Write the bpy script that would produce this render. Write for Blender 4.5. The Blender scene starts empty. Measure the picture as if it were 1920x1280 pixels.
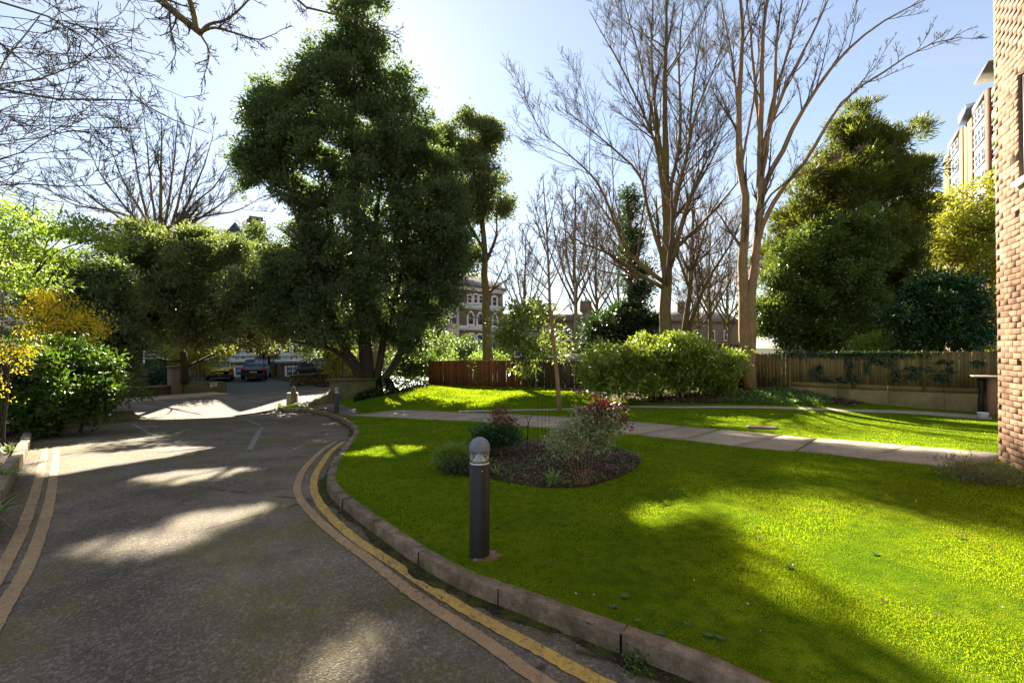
import bpy, math, random
import numpy as np
from mathutils.geometry import delaunay_2d_cdt
from mathutils import Vector

SC = bpy.context.scene
COL = SC.collection
rng = np.random.default_rng(7)
random.seed(7)

# ------------------------------------------------------------ camera, world, sun, exposure
F = 907.0                       # focal length in photo pixels (1920 wide)
PITCH = math.radians(0.69)
EYE = 1.7
cam_d = bpy.data.cameras.new('camera')
cam_d.sensor_width = 36.0
cam_d.lens = F / 1920 * 36
cam_d.clip_start = 0.05
cam_d.clip_end = 3000
cam = bpy.data.objects.new('camera', cam_d)
COL.objects.link(cam)
cam.location = (0, 0, EYE)
cam.rotation_euler = (math.pi / 2 + PITCH, 0, 0)
SC.camera = cam

SUN_EL = math.radians(31.6)
SUN_AZ = math.radians(-16.5)    # from +Y towards +X
world = bpy.data.worlds.new('World')
SC.world = world
world.use_nodes = True
wn = world.node_tree
for n in list(wn.nodes):
    wn.nodes.remove(n)
w_out = wn.nodes.new('ShaderNodeOutputWorld')
w_bg = wn.nodes.new('ShaderNodeBackground')
w_bg.inputs['Strength'].default_value = 0.040
w_sky = wn.nodes.new('ShaderNodeTexSky')
w_sky.sky_type = 'NISHITA'
w_sky.sun_disc = False
w_sky.sun_elevation = SUN_EL
w_sky.sun_rotation = SUN_AZ
w_sky.altitude = 20
w_sky.air_density = 1.0
w_sky.dust_density = 0.15
w_sky.ozone_density = 1.0
# thin high cloud: noise on the direction projected to a flat layer, thicker to the horizon
w_tc = wn.nodes.new('ShaderNodeTexCoord')
w_sep = wn.nodes.new('ShaderNodeSeparateXYZ')
wn.links.new(w_tc.outputs['Generated'], w_sep.inputs[0])
def wmath(op, a, b=None):
    n = wn.nodes.new('ShaderNodeMath'); n.operation = op
    for i, s in enumerate((a, b)):
        if s is None: continue
        if isinstance(s, (int, float)): n.inputs[i].default_value = s
        else: wn.links.new(s, n.inputs[i])
    return n.outputs[0]
zz = wmath('ADD', wmath('MAXIMUM', w_sep.outputs[2], 0.0), 0.10)
w_comb = wn.nodes.new('ShaderNodeCombineXYZ')
wn.links.new(wmath('DIVIDE', w_sep.outputs[0], zz), w_comb.inputs[0])
wn.links.new(wmath('DIVIDE', w_sep.outputs[1], zz), w_comb.inputs[1])
w_map = wn.nodes.new('ShaderNodeMapping')
w_map.inputs['Scale'].default_value = (0.5, 1.1, 1)
w_map.inputs['Rotation'].default_value = (0, 0, 0.6)
wn.links.new(w_comb.outputs[0], w_map.inputs[0])
w_noise = wn.nodes.new('ShaderNodeTexNoise')
w_noise.inputs['Scale'].default_value = 0.9
w_noise.inputs['Detail'].default_value = 7
w_noise.inputs['Roughness'].default_value = 0.58
wn.links.new(w_map.outputs[0], w_noise.inputs['Vector'])
w_ramp = wn.nodes.new('ShaderNodeMapRange')
w_ramp.interpolation_type = 'SMOOTHSTEP'
w_ramp.inputs['From Min'].default_value = 0.44
w_ramp.inputs['From Max'].default_value = 0.72
wn.links.new(w_noise.outputs[0], w_ramp.inputs[0])
w_hor = wn.nodes.new('ShaderNodeMapRange')          # more veil low down
w_hor.interpolation_type = 'SMOOTHSTEP'
w_hor.inputs['From Min'].default_value = 0.55
w_hor.inputs['From Max'].default_value = 0.08
w_hor.inputs['To Min'].default_value = 0.5
w_hor.inputs['To Max'].default_value = 1.0
wn.links.new(w_sep.outputs[2], w_hor.inputs[0])
w_fac = wmath('MULTIPLY', wmath('ADD', wmath('MULTIPLY', w_ramp.outputs[0], 0.60), 0.42), w_hor.outputs[0])
w_mix = wn.nodes.new('ShaderNodeMix'); w_mix.data_type = 'RGBA'
wn.links.new(w_fac, w_mix.inputs[0])
wn.links.new(w_sky.outputs[0], w_mix.inputs[6])
w_mix.inputs[7].default_value = (4.0, 4.0, 4.1, 1)
wn.links.new(w_mix.outputs[2], w_bg.inputs['Color'])
wn.links.new(w_bg.outputs[0], w_out.inputs['Surface'])

sun_d = bpy.data.lights.new('sun', 'SUN')
sun_d.energy = 4.6
sun_d.angle = math.radians(0.53)
sun_d.color = (1.0, 0.92, 0.77)
sun = bpy.data.objects.new('sun', sun_d)
COL.objects.link(sun)
sdir = Vector((math.sin(SUN_AZ) * math.cos(SUN_EL), math.cos(SUN_AZ) * math.cos(SUN_EL), math.sin(SUN_EL)))
sun.rotation_euler = sdir.to_track_quat('Z', 'Y').to_euler()
sun.location = (-10, 40, 40)

SC.view_settings.view_transform = 'Standard'
SC.view_settings.look = 'None'
SC.view_settings.gamma = 1.0
SC.view_settings.use_curve_mapping = False
SC.view_settings.exposure = 2.5
SC.render.engine = 'CYCLES'
SC.cycles.use_denoising = True
SC.cycles.max_bounces = 8
SC.cycles.diffuse_bounces = 4
SC.cycles.glossy_bounces = 3
SC.cycles.transmission_bounces = 6
SC.cycles.transparent_max_bounces = 8
SC.cycles.sample_clamp_indirect = 6
SC.cycles.caustics_reflective = False
SC.cycles.caustics_refractive = False
SC.cycles.use_adaptive_sampling = True
SC.cycles.adaptive_threshold = 0.02

# ------------------------------------------------------------ pixel helpers and terrain
CP, SP = math.cos(PITCH), math.sin(PITCH)
def ray(u, v):
    dx, dy = (u - 960) / F, (640 - v) / F
    d = np.array([dx, CP - SP * dy, SP + CP * dy])
    return d
def at(u, v, Y):
    d = ray(u, v)
    return np.array([0, 0, EYE]) + d * (Y / d[1])

_ctl = [at(*p) for p in [
    (899, 1040, 3.96), (631, 775, 17.6), (550, 763, 22.7), (690, 706, 22), (690, 748, 20.3),
    (720, 735, 21.0), (800, 722, 24), (900, 722, 25), (750, 742, 20.6), (850, 766, 16.4), (1048, 768, 14.7),
    (1143, 763, 15.8), (1240, 742, 17.2), (1405, 727, 17.5), (1500, 768, 14.3), (1840, 778, 14.4),
    (1640, 775, 14.4), (886, 790, 12.6), (1173, 800, 11.0), (1430, 828, 8.8), (1623, 848, 7.35),
    (760, 778, 15.0), (480, 711, 37), (400, 713, 36), (600, 728, 33), (430, 739, 28.5), (235, 752, 24.4),
    (1872, 861, 6.4)]]
_ctl += [np.array(p, float) for p in [
    (3, 1, .02), (0, -3, 0), (7, 1, .1), (-4, -4, 0), (-4.5, 3, -.02), (-3.5, 6.5, -.03), (-6, 11, -.32),
    (-9, 14, -.5), (-12, 18, -.85), (9, 30, -.2), (0, 42, -.6), (0, 70, -.8), (22, 24, .1), (-25, 45, -.7),
    (-34, 30, -1.1), (40, 60, 0), (-40, 8, -.9), (-14, 9, -.35), (18, 5, .3), (-9, 6, -.05), (60, 20, .2),
    (-60, 40, -1), (0, -30, 0), (60, -20, .2), (-50, -20, -.5), (0, 110, -.8), (70, 100, -.2), (-70, 90, -.9)]]
_C = np.array(_ctl)
def _phi(r2):
    return np.where(r2 > 1e-9, 0.5 * r2 * np.log(np.maximum(r2, 1e-9)), 0.0)
_n = len(_C)
_A = np.zeros((_n + 3, _n + 3))
_A[:_n, :_n] = _phi(((_C[:, None, :2] - _C[None, :, :2]) ** 2).sum(-1)) + np.eye(_n) * 0.6
_A[:_n, _n] = 1; _A[:_n, _n + 1:] = _C[:, :2]
_A[_n, :_n] = 1; _A[_n + 1:, :_n] = _C[:, :2].T
_w = np.linalg.solve(_A, np.concatenate([_C[:, 2], np.zeros(3)]))
def gz(x, y):
    """height of the natural ground"""
    x = np.asarray(x, float); y = np.asarray(y, float)
    xc = np.clip(x, -75, 75); yc = np.clip(y, -30, 110)
    r2 = (xc[..., None] - _C[:, 0]) ** 2 + (yc[..., None] - _C[:, 1]) ** 2
    return _phi(r2) @ _w[:_n] + _w[_n] + xc * _w[_n + 1] + yc * _w[_n + 2]
def gp(u, v, off=0.0):
    """ground point seen at a photo pixel"""
    d = ray(u, v)
    t = np.linspace(1.0, 140, 6000)
    P = np.array([0, 0, EYE]) + d * t[:, None]
    below = P[:, 2] <= gz(P[:, 0], P[:, 1]) + off
    i = int(np.argmax(below)) if below.any() else len(t) - 1
    return P[i]
def gpl(pts, off=0.0):
    return np.array([gp(u, v, off) for u, v in pts])
DRIVE = -0.12                    # drive surface below the lawn level

def crom(P, step):
    """Catmull-Rom through P resampled about every step"""
    P = np.asarray(P, float)
    Q = np.vstack([2 * P[0] - P[1], P, 2 * P[-1] - P[-2]])
    out = []
    for i in range(1, len(Q) - 2):
        a, b, c, d = Q[i - 1], Q[i], Q[i + 1], Q[i + 2]
        for t in np.linspace(0, 1, 24, endpoint=False):
            out.append(0.5 * (2 * b + (c - a) * t + (2 * a - 5 * b + 4 * c - d) * t * t + (3 * b - a - 3 * c + d) * t ** 3))
    out.append(Q[-2])
    return resample(np.array(out), step)
def resample(P, step=None, n=None):
    s = np.concatenate([[0], np.cumsum(np.linalg.norm(np.diff(P, axis=0), axis=1))])
    if n is None: n = max(2, int(round(s[-1] / step)) + 1)
    q = np.linspace(0, s[-1], n)
    return np.stack([np.interp(q, s, P[:, k]) for k in range(P.shape[1])], 1)
def in_poly(x, y, poly):
    poly = np.asarray(poly)[:, :2]
    c = np.zeros(np.shape(x), bool)
    j = len(poly) - 1
    for i in range(len(poly)):
        xi, yi = poly[i]; xj, yj = poly[j]
        hit = ((yi > y) != (yj > y)) & (x < (xj - xi) * (y - yi) / ((yj - yi) or 1e-12) + xi)
        c ^= hit
        j = i
    return c

# ------------------------------------------------------------ object helpers
def tag(o, label=None, cat=None, group=None, kind=None):
    if label: o['label'] = label
    if cat: o['category'] = cat
    if group: o['group'] = group
    if kind: o['kind'] = kind
    return o
def empty(name, loc=(0, 0, 0), rz=0.0, label=None, cat=None, group=None, kind=None):
    o = bpy.data.objects.new(name, None)
    COL.objects.link(o)
    o.location = tuple(float(a) for a in loc); o.rotation_euler = (0, 0, rz)
    o.empty_display_size = 0.2
    return tag(o, label, cat, group, kind)
def link(name, me, parent=None, loc=(0, 0, 0), rot=(0, 0, 0)):
    o = bpy.data.objects.new(name, me)
    COL.objects.link(o)
    if parent is not None: o.parent = parent
    o.location = tuple(float(a) for a in loc); o.rotation_euler = rot
    return o
def copy_tree(o, parent=None):
    c = o.copy(); COL.objects.link(c)
    c.parent = parent
    for ch in list(o.children): copy_tree(ch, c)
    return c
def wloc(o):
    p = np.zeros(3)
    while o is not None:
        p += np.array(o.location); o = o.parent
    return p

class MB:
    def __init__(s): s.V = []; s.Fc = []; s.n = 0
    def add(s, V, *faces):
        V = np.asarray(V, float).reshape(-1, 3)
        s.V.append(V)
        for f in faces:
            f = np.asarray(f, np.int64)
            if f.size: s.Fc.append(f + s.n)
        s.n += len(V)
        return s
    def box(s, x0, x1, y0, y1, z0, z1, fn=None):
        V = np.array([(x, y, z) for z in (z0, z1) for y in (y0, y1) for x in (x0, x1)], float)
        if fn is not None: V = fn(V)
        return s.add(V, [(0, 2, 3, 1), (4, 5, 7, 6), (0, 1, 5, 4), (2, 6, 7, 3), (0, 4, 6, 2), (1, 3, 7, 5)])
    def cbox(s, x0, x1, y0, y1, z0, z1, c=0.01, fn=None):
        """box whose top edges are chamfered"""
        V = np.array([(x0, y0, z0), (x1, y0, z0), (x1, y1, z0), (x0, y1, z0),
                      (x0, y0, z1 - c), (x1, y0, z1 - c), (x1, y1, z1 - c), (x0, y1, z1 - c),
                      (x0 + c, y0 + c, z1), (x1 - c, y0 + c, z1), (x1 - c, y1 - c, z1), (x0 + c, y1 - c, z1)], float)
        if fn is not None: V = fn(V)
        q = [(3, 2, 1, 0), (8, 9, 10, 11)]
        for i in range(4):
            j = (i + 1) % 4
            q += [(i, j, 4 + j, 4 + i), (4 + i, 4 + j, 8 + j, 8 + i)]
        return s.add(V, q)
    def prism(s, poly, axis, a0, a1):
        """polygon (list of 2d points) extruded along axis 'x','y','z'"""
        n = len(poly)
        V = []
        for a in (a0, a1):
            for p, q in poly:
                V.append({'x': (a, p, q), 'y': (p, a, q), 'z': (p, q, a)}[axis])
        V = np.array(V, float)
        side = [(i, (i + 1) % n, n + (i + 1) % n, n + i) for i in range(n)]
        return s.add(V, side, [list(range(n))[::-1]], [list(range(n, 2 * n))])
    def ring(s, outer, inner, axis, a0, a1):
        """closed band between two outlines of equal count, extruded"""
        n = len(outer)
        V = []
        for a in (a0, a1):
            for pl in (outer, inner):
                for p, q in pl:
                    V.append({'x': (a, p, q), 'y': (p, a, q), 'z': (p, q, a)}[axis])
        q = []
        for i in range(n):
            j = (i + 1) % n
            q += [(i, j, n + j, n + i), (2 * n + i, 3 * n + i, 3 * n + j, 2 * n + j),
                  (i, 2 * n + i, 2 * n + j, j), (n + i, n + j, 3 * n + j, 3 * n + i)]
        return s.add(np.array(V, float), q)
    def tubes(s, P, R, k):
        """P (m,n,3) polylines, R (m,n) radii"""
        P = np.asarray(P, float); R = np.asarray(R, float)
        if P.ndim == 2: P = P[None]; R = R[None]
        m, n, _ = P.shape
        if m == 0: return s
        d = np.gradient(P, axis=1)
        d /= np.maximum(np.linalg.norm(d, axis=2, keepdims=True), 1e-9)
        ref = np.where(np.abs(d[:, :1, 2:3]) > 0.9, np.array([1.0, 0, 0]), np.array([0, 0, 1.0]))
        ref = np.repeat(ref, n, 1)
        a = np.cross(d, ref); a /= np.maximum(np.linalg.norm(a, axis=2, keepdims=True), 1e-9)
        b = np.cross(d, a)
        th = np.arange(k) * 2 * np.pi / k
        V = (P[:, :, None] + R[:, :, None, None] * (a[:, :, None] * np.cos(th)[:, None] + b[:, :, None] * np.sin(th)[:, None]))
        idx = np.arange(m * n * k).reshape(m, n, k)
        nx = np.roll(idx, -1, 2)
        q = np.stack([idx[:, :-1], nx[:, :-1], nx[:, 1:], idx[:, 1:]], -1).reshape(-1, 4)
        caps = idx[:, -1, :].reshape(m, k)
        caps0 = idx[:, 0, ::-1].reshape(m, k)
        return s.add(V.reshape(-1, 3), q, caps, caps0)
    def lathe(s, prof, seg=24, c=(0, 0, 0)):
        th = np.arange(seg) * 2 * np.pi / seg
        V = np.array([(r * np.cos(t) + c[0], r * np.sin(t) + c[1], z + c[2]) for r, z in prof for t in th])
        n = len(prof)
        q = [(i * seg + j, i * seg + (j + 1) % seg, (i + 1) * seg + (j + 1) % seg, (i + 1) * seg + j) for i in range(n - 1) for j in range(seg)]
        return s.add(V, q, [list(range(seg))[::-1]], [[(n - 1) * seg + j for j in range(seg)]])
    def mesh(s, name, mat=None, smooth=False, origin=None):
        me = bpy.data.meshes.new(name)
        V = np.concatenate(s.V)
        if origin is not None: V = V - np.asarray(origin, float)
        me.vertices.add(len(V)); me.vertices.foreach_set('co', V.astype(np.float32).ravel())
        loops = np.concatenate([f.ravel() for f in s.Fc])
        tot = np.concatenate([np.full(f.shape[0], f.shape[1]) for f in s.Fc])
        start = np.concatenate([[0], np.cumsum(tot)[:-1]])
        me.loops.add(len(loops)); me.loops.foreach_set('vertex_index', loops.astype(np.int32))
        me.polygons.add(len(tot)); me.polygons.foreach_set('loop_start', start.astype(np.int32))
        if smooth: me.polygons.foreach_set('use_smooth', np.ones(len(tot), bool))
        me.update(calc_edges=True)
        if mat: me.materials.append(mat)
        return me
    def build(s, name, mat=None, parent=None, smooth=False, local=False, origin=None):
        """link as one object; world coordinates unless local"""
        if parent is not None and not local and origin is None: origin = wloc(parent)
        if parent is None and origin is not None:
            return link(name, s.mesh(name, mat, smooth, origin), None, origin)
        return link(name, s.mesh(name, mat, smooth, origin), parent)

def sheet(name, poly, off, step, mat, kind='structure', zfun=None, parent=None):
    """a draped sheet inside a polygon"""
    poly = np.asarray(poly, float)[:, :2]
    closed = np.vstack([poly, poly[:1]])
    b = [closed[0]]
    for p, q in zip(closed[:-1], closed[1:]):
        k = max(1, int(np.linalg.norm(q - p) / step))
        for t in range(1, k + 1): b.append(p + (q - p) * t / k)
    b = np.array(b[:-1])
    x0, y0 = b.min(0); x1, y1 = b.max(0)
    gx, gy = np.meshgrid(np.arange(x0, x1, step), np.arange(y0, y1, step))
    gx = gx.ravel(); gy = gy.ravel()
    k = in_poly(gx, gy, b)
    pts = np.vstack([b, np.stack([gx[k], gy[k]], 1)])
    nb = len(b)
    r = delaunay_2d_cdt([Vector(p) for p in pts], [(i, (i + 1) % nb) for i in range(nb)], [], 1, 1e-5)
    vv = np.array([tuple(v) for v in r[0]]); ff = [f for f in r[2]]
    z = (zfun or gz)(vv[:, 0], vv[:, 1]) + off
    m = MB(); m.add(np.column_stack([vv, z]), np.array(ff)[:, ::1])
    o = m.build(name, mat, parent, smooth=True)
    # face up
    me = o.data
    if len(me.polygons) and me.polygons[0].normal.z < 0: me.flip_normals()
    return tag(o, kind=kind)

# ------------------------------------------------------------ materials
class NT:
    def __init__(s, name):
        s.m = bpy.data.materials.new(name); s.m.use_nodes = True
        s.t = s.m.node_tree
        s.b = s.t.nodes['Principled BSDF']; s.out = s.t.nodes['Material Output']
        s._tc = None
    def n(s, typ, **kw):
        nd = s.t.nodes.new('ShaderNode' + typ)
        for k, v in kw.items():
            if k[0] == '_': setattr(nd, k[1:], v)
            else: s.set(nd.inputs[k.replace('__', ' ')], v)
        return nd
    def set(s, inp, v):
        if isinstance(v, bpy.types.NodeSocket): s.t.links.new(v, inp)
        elif isinstance(v, bpy.types.Node): s.t.links.new(v.outputs[0], inp)
        else: inp.default_value = v
    def co(s, scale=(1, 1, 1)):
        if s._tc is None: s._tc = s.n('TexCoord')
        mp = s.n('Mapping'); s.set(mp.inputs[0], s._tc.outputs['Object']); mp.inputs['Scale'].default_value = scale
        return mp.outputs[0]
    def noise(s, scale, detail=4, rough=0.55, vec=None, dist=0.0):
        nd = s.n('TexNoise', Scale=scale, Detail=detail, Roughness=rough, Distortion=dist)
        s.set(nd.inputs['Vector'], vec if vec is not None else s.co())
        return nd.outputs[0]
    def ramp(s, fac, stops):
        nd = s.n('ValToRGB'); s.set(nd.inputs[0], fac)
        e = nd.color_ramp.elements
        while len(e) < len(stops): e.new(0.5)
        for k, (p, c) in zip(e, stops):
            k.position = p
            k.color = (c, c, c, 1) if isinstance(c, (int, float)) else (*c, 1)
        return nd.outputs[0]
    def mix(s, fac, a, b, mode='MIX'):
        nd = s.n('Mix', _data_type='RGBA', _blend_type=mode)
        s.set(nd.inputs[0], fac)
        for i, v in ((6, a), (7, b)):
            s.set(nd.inputs[i], (*v, 1) if isinstance(v, tuple) and len(v) == 3 else v)
        return nd.outputs[2]
    def math(s, op, a, b=0.0):
        nd = s.n('Math', _operation=op); s.set(nd.inputs[0], a); s.set(nd.inputs[1], b)
        return nd.outputs[0]
    def bump(s, h, strength=0.5, dist=0.01):
        nd = s.n('Bump', Strength=strength, Distance=dist); s.set(nd.inputs['Height'], h)
        s.set(s.b.inputs['Normal'], nd.outputs[0])
    def base(s, c, rough=0.8, spec=0.3, metal=0.0):
        s.set(s.b.inputs['Base Color'], (*c, 1) if isinstance(c, tuple) and len(c) == 3 else c)
        s.set(s.b.inputs['Roughness'], rough)
        s.b.inputs['Specular IOR Level'].default_value = spec
        s.b.inputs['Metallic'].default_value = metal
        return s.m

def m_plain(name, c, c2=None, scale=8, rough=0.7, spec=0.3, metal=0.0, bump=0.0, bscale=None, rnd=0.0):
    t = NT(name)
    c2 = c2 or tuple(x * 0.7 for x in c)
    col = t.mix(t.ramp(t.noise(scale, 6, 0.6), [(0.35, 0.0), (0.65, 1.0)]), c, c2)
    if rnd:
        oi = t.n('ObjectInfo')
        hs = t.n('HueSaturation', Color=col)
        t.set(hs.inputs['Value'], t.math('ADD', t.math('MULTIPLY', oi.outputs['Random'], 2 * rnd), 1 - rnd))
        col = hs.outputs[0]
    t.base(col, rough, spec, metal)
    if bump: t.bump(t.noise(bscale or scale * 6, 5, 0.65), bump, 0.01)
    return t.m

def m_leaf(name, cols, trans, tfac=0.35, rough=0.45, spec=0.4, patch=0.0):
    """cols: three greens picked per leaf; trans: colour of light that comes through"""
    t = NT(name)
    g = t.n('NewGeometry')
    r = g.outputs['Random Per Island']
    if patch:
        r = t.math('ADD', t.math('MULTIPLY', r, 1 - patch), t.math('MULTIPLY', t.ramp(t.noise(0.8, 3), [(0.3, 0.0), (0.7, 1.0)]), patch))
    c = t.ramp(r, [(0.0, cols[0]), (0.5, cols[1]), (1.0, cols[2])])
    t.base(c, rough, spec)
    tr = t.n('BsdfTranslucent')
    t.set(tr.inputs['Color'], t.mix(r, tuple(x * 0.7 for x in trans), trans))
    mx = t.n('MixShader'); t.set(mx.inputs[0], tfac)
    t.t.links.new(t.b.outputs[0], mx.inputs[1]); t.t.links.new(tr.outputs[0], mx.inputs[2])
    t.t.links.new(mx.outputs[0], t.out.inputs['Surface'])
    return t.m

def m_asphalt(name, dark, light, moss, moss_amt, pink=(0.3, 0.24, 0.19)):
    t = NT(name)
    v = t.n('TexVoronoi', Scale=62.0); t.set(v.inputs['Vector'], t.co())
    chips = t.ramp(v.outputs['Color'], [(0.0, 0.0), (0.5, 0.12), (0.78, 0.5), (1.0, 1.0)])
    fine = t.ramp(t.noise(160, 3, 0.7), [(0.3, 0.0), (0.7, 1.0)])
    col = t.mix(t.mix(0.28, chips, fine), dark, light)
    col = t.mix(t.ramp(t.noise(0.6, 5), [(0.4, 0.0), (0.68, 0.4)]), col, pink)
    col = t.mix(1.0, col, t.ramp(t.noise(0.9, 7, 0.65), [(0.34, 0.62), (0.64, 1.15)]), 'MULTIPLY')
    col = t.mix(t.ramp(t.noise(2.6, 5, 0.6), [(0.56, 0.0), (0.72, 0.4)]), col, (0.03, 0.025, 0.018))
    mm = t.math('MULTIPLY', t.ramp(t.noise(0.75, 9, 0.7), [(0.46, 0.0), (0.60, 1.0)]), t.ramp(t.noise(28, 4), [(0.4, 0.1), (0.6, 1.0)]))
    col = t.mix(t.math('MULTIPLY', mm, moss_amt), col, moss)
    cv = t.n('TexVoronoi', _feature='DISTANCE_TO_EDGE', Scale=0.30)
    wob = t.mix(0.16, t.co(), t.n('TexNoise', Scale=3.5, Detail=8.0, Roughness=0.68).outputs['Color'])
    t.set(cv.inputs['Vector'], wob)
    crack = t.math('MULTIPLY', t.ramp(cv.outputs[0], [(0.0, 1.0), (0.004, 0.6), (0.010, 0.0)]), t.math('MULTIPLY', t.ramp(t.noise(0.5, 2), [(0.47, 0.0), (0.55, 0.85)]), t.ramp(t.noise(5, 4), [(0.38, 0.1), (0.55, 1.0)])))
    col = t.mix(crack, col, (0.022, 0.024, 0.008))
    t.base(col, 0.85, 0.2)
    h = t.math('ADD', t.math('MULTIPLY', v.outputs['Distance'], -1.0), t.math('MULTIPLY', t.noise(16, 3), 0.6))
    t.bump(h, 0.75, 0.012)
    return t.m
# ------------------------------------------------------------ shared materials
MAT = {}
MAT['asphalt'] = m_asphalt('worn_asphalt', (0.058, 0.046, 0.032), (0.37, 0.30, 0.21), (0.15, 0.125, 0.010), 0.8)
MAT['street'] = m_asphalt('pale_street_asphalt', (0.11, 0.085, 0.068), (0.30, 0.245, 0.20), (0.1, 0.09, 0.05), 0.1, (0.30, 0.235, 0.19))
MAT['forecourt'] = m_plain('forecourt_tarmac', (0.10, 0.105, 0.09), (0.07, 0.085, 0.065), 3, 0.85, bump=0.3)
def m_lawn():
    t = NT('lawn_turf')
    n1 = t.noise(0.9, 6, 0.6); n2 = t.noise(9, 5, 0.65)
    c = t.mix(t.ramp(n1, [(0.35, 0.0), (0.65, 1.0)]), (0.075, 0.140, 0.005), (0.150, 0.190, 0.007))
    c = t.mix(t.ramp(n2, [(0.40, 0.0), (0.62, 0.8)]), c, (0.042, 0.09, 0.005))
    c = t.mix(t.ramp(t.noise(2.3, 5, 0.7), [(0.60, 0.0), (0.74, 0.5)]), c, (0.15, 0.12, 0.02))
    t.base(c, 1.0, 0.0); t.bump(t.noise(60, 4, 0.7), 1.0, 0.02)
    return t.m
MAT['lawn'] = m_lawn()
MAT['earth'] = m_plain('earth_ground', (0.055, 0.055, 0.022), (0.035, 0.03, 0.016), 1.5, 0.95, 0.1, bump=0.6)
MAT['soil'] = m_plain('dark_soil', (0.035, 0.024, 0.015), (0.06, 0.042, 0.026), 14, 0.95, 0.1, bump=1.0, bscale=45)
MAT['kerb'] = None
def m_stone(name, a, b, moss, mossamt=0.5, scale=3, rnd=0.1, pit=60, bmp=0.6):
    t = NT(name)
    c = t.mix(t.ramp(t.noise(scale, 7, 0.65), [(0.35, 0.0), (0.65, 1.0)]), a, b)
    c = t.mix(t.ramp(t.noise(pit, 3, 0.7), [(0.36, 0.75), (0.5, 0.0)]), c, tuple(x * 0.35 for x in a))
    c = t.mix(t.math('MULTIPLY', t.ramp(t.noise(scale * 0.7, 8, 0.7, dist=0.4), [(0.50, 0.0), (0.64, 1.0)]), mossamt), c, moss)
    oi = t.n('ObjectInfo')
    hs = t.n('HueSaturation', Color=c)
    t.set(hs.inputs['Value'], t.math('ADD', t.math('MULTIPLY', oi.outputs['Random'], 2 * rnd), 1 - rnd))
    t.base(hs.outputs[0], 0.9, 0.2)
    t.bump(t.math('ADD', t.noise(pit, 4, 0.7), t.noise(pit * 0.25, 3)), bmp, 0.008)
    return t.m
MAT['kerb'] = m_stone('weathered_kerb_concrete', (0.33, 0.235, 0.155), (0.13, 0.09, 0.06), (0.075, 0.07, 0.018), 0.6, 7, 0.14, 75)
MAT['kerb_pale'] = m_stone('pale_kerb_concrete', (0.36, 0.29, 0.19), (0.22, 0.17, 0.11), (0.14, 0.12, 0.03), 0.4, 4, 0.1, 90)
MAT['slab'] = m_stone('paving_slab', (0.42, 0.335, 0.235), (0.30, 0.24, 0.165), (0.18, 0.155, 0.065), 0.25, 2.2, 0.10, 40)
MAT['mossy'] = m_stone('mossy_concrete', (0.16, 0.13, 0.055), (0.07, 0.065, 0.035), (0.10, 0.11, 0.015), 0.9, 2.5, 0.05, 40)
MAT['retaining'] = m_stone('stained_retaining_concrete', (0.30, 0.235, 0.10), (0.19, 0.15, 0.07), (0.09, 0.085, 0.02), 0.6, 1.4, 0.03, 50)
MAT['rubble'] = m_stone('dark_rubble_stone', (0.13, 0.10, 0.06), (0.07, 0.055, 0.035), (0.06, 0.06, 0.02), 0.5, 3, 0.3, 30)
MAT['mortar'] = m_plain('grey_mortar', (0.25, 0.175, 0.11), (0.20, 0.14, 0.09), 20, 0.95, 0.1, bump=0.4)
def m_paint(name, a, b, under):
    t = NT(name)
    c = t.mix(t.ramp(t.noise(5, 6), [(0.35, 0.0), (0.65, 1.0)]), a, b)
    wear = t.ramp(t.noise(24, 6, 0.75), [(0.36, 1.0), (0.47, 0.10), (0.75, 0.0)])
    c = t.mix(wear, c, under)
    ck = t.noise(6.5, 5, 0.7, vec=t.co((1.6, .7, 1)))
    c = t.mix(t.ramp(ck, [(0.485, 0.0), (0.497, 0.75), (0.503, 0.75), (0.515, 0.0)]), c, under)
    c = t.mix(t.ramp(t.noise(140, 2, .7), [(.5, 0.0), (.68, .55)]), c, under)
    t.base(c, 0.75, 0.3); t.bump(t.noise(120, 3), 0.5, 0.004)
    return t.m
MAT['yellow'] = m_paint('worn_yellow_paint', (0.64, 0.41, 0.06), (0.52, 0.32, 0.08), (0.20, 0.14, 0.07))
MAT['yellow_faded'] = m_paint('faded_yellow_paint', (0.46, 0.29, 0.12), (0.36, 0.225, 0.11), (0.18, 0.13, 0.08))
MAT['white_mark'] = m_paint('worn_white_paint', (0.30, 0.27, 0.23), (0.22, 0.20, 0.17), (0.13, 0.115, 0.09))

# ------------------------------------------------------------ ground sheets
def build_ground():
    a = np.concatenate([np.array([-900, -500, -250, -140]), np.arange(-90, 90.1, 1.5), np.array([140, 250, 500, 900])])
    b = np.concatenate([np.array([-300, -120, -60]), np.arange(-30, 120.1, 1.5), np.array([170, 300, 600, 1200])])
    X, Y = np.meshgrid(a, b)
    Z = gz(X, Y) - 0.34
    idx = np.arange(X.size).reshape(X.shape)
    q = np.stack([idx[:-1, :-1], idx[:-1, 1:], idx[1:, 1:], idx[1:, :-1]], -1).reshape(-1, 4)
    m = MB(); m.add(np.stack([X, Y, Z], -1), q)
    return tag(m.build('ground', MAT['earth'], smooth=True), kind='structure')
build_ground()

# kerb line between the drive and the lawn (top centre), near to far
kerb_px = [(1440, 1284), (1290, 1222), (1010, 1120), (838, 1052), (722, 980), (645, 925), (621, 893), (632, 858), (652, 830), (668, 806), (656, 789), (625, 775), (592, 767), (558, 764), (530, 763)]
KW = gpl(kerb_px, 0.03)[:, :2]
_ks = gpl([(518, 760), (529, 756.5), (560, 753.5), (602, 749.5)], 0.03)[:, :2]
def tangents(P):
    t = np.gradient(P, axis=0); return t / np.linalg.norm(t, axis=1, keepdims=True)

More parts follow.
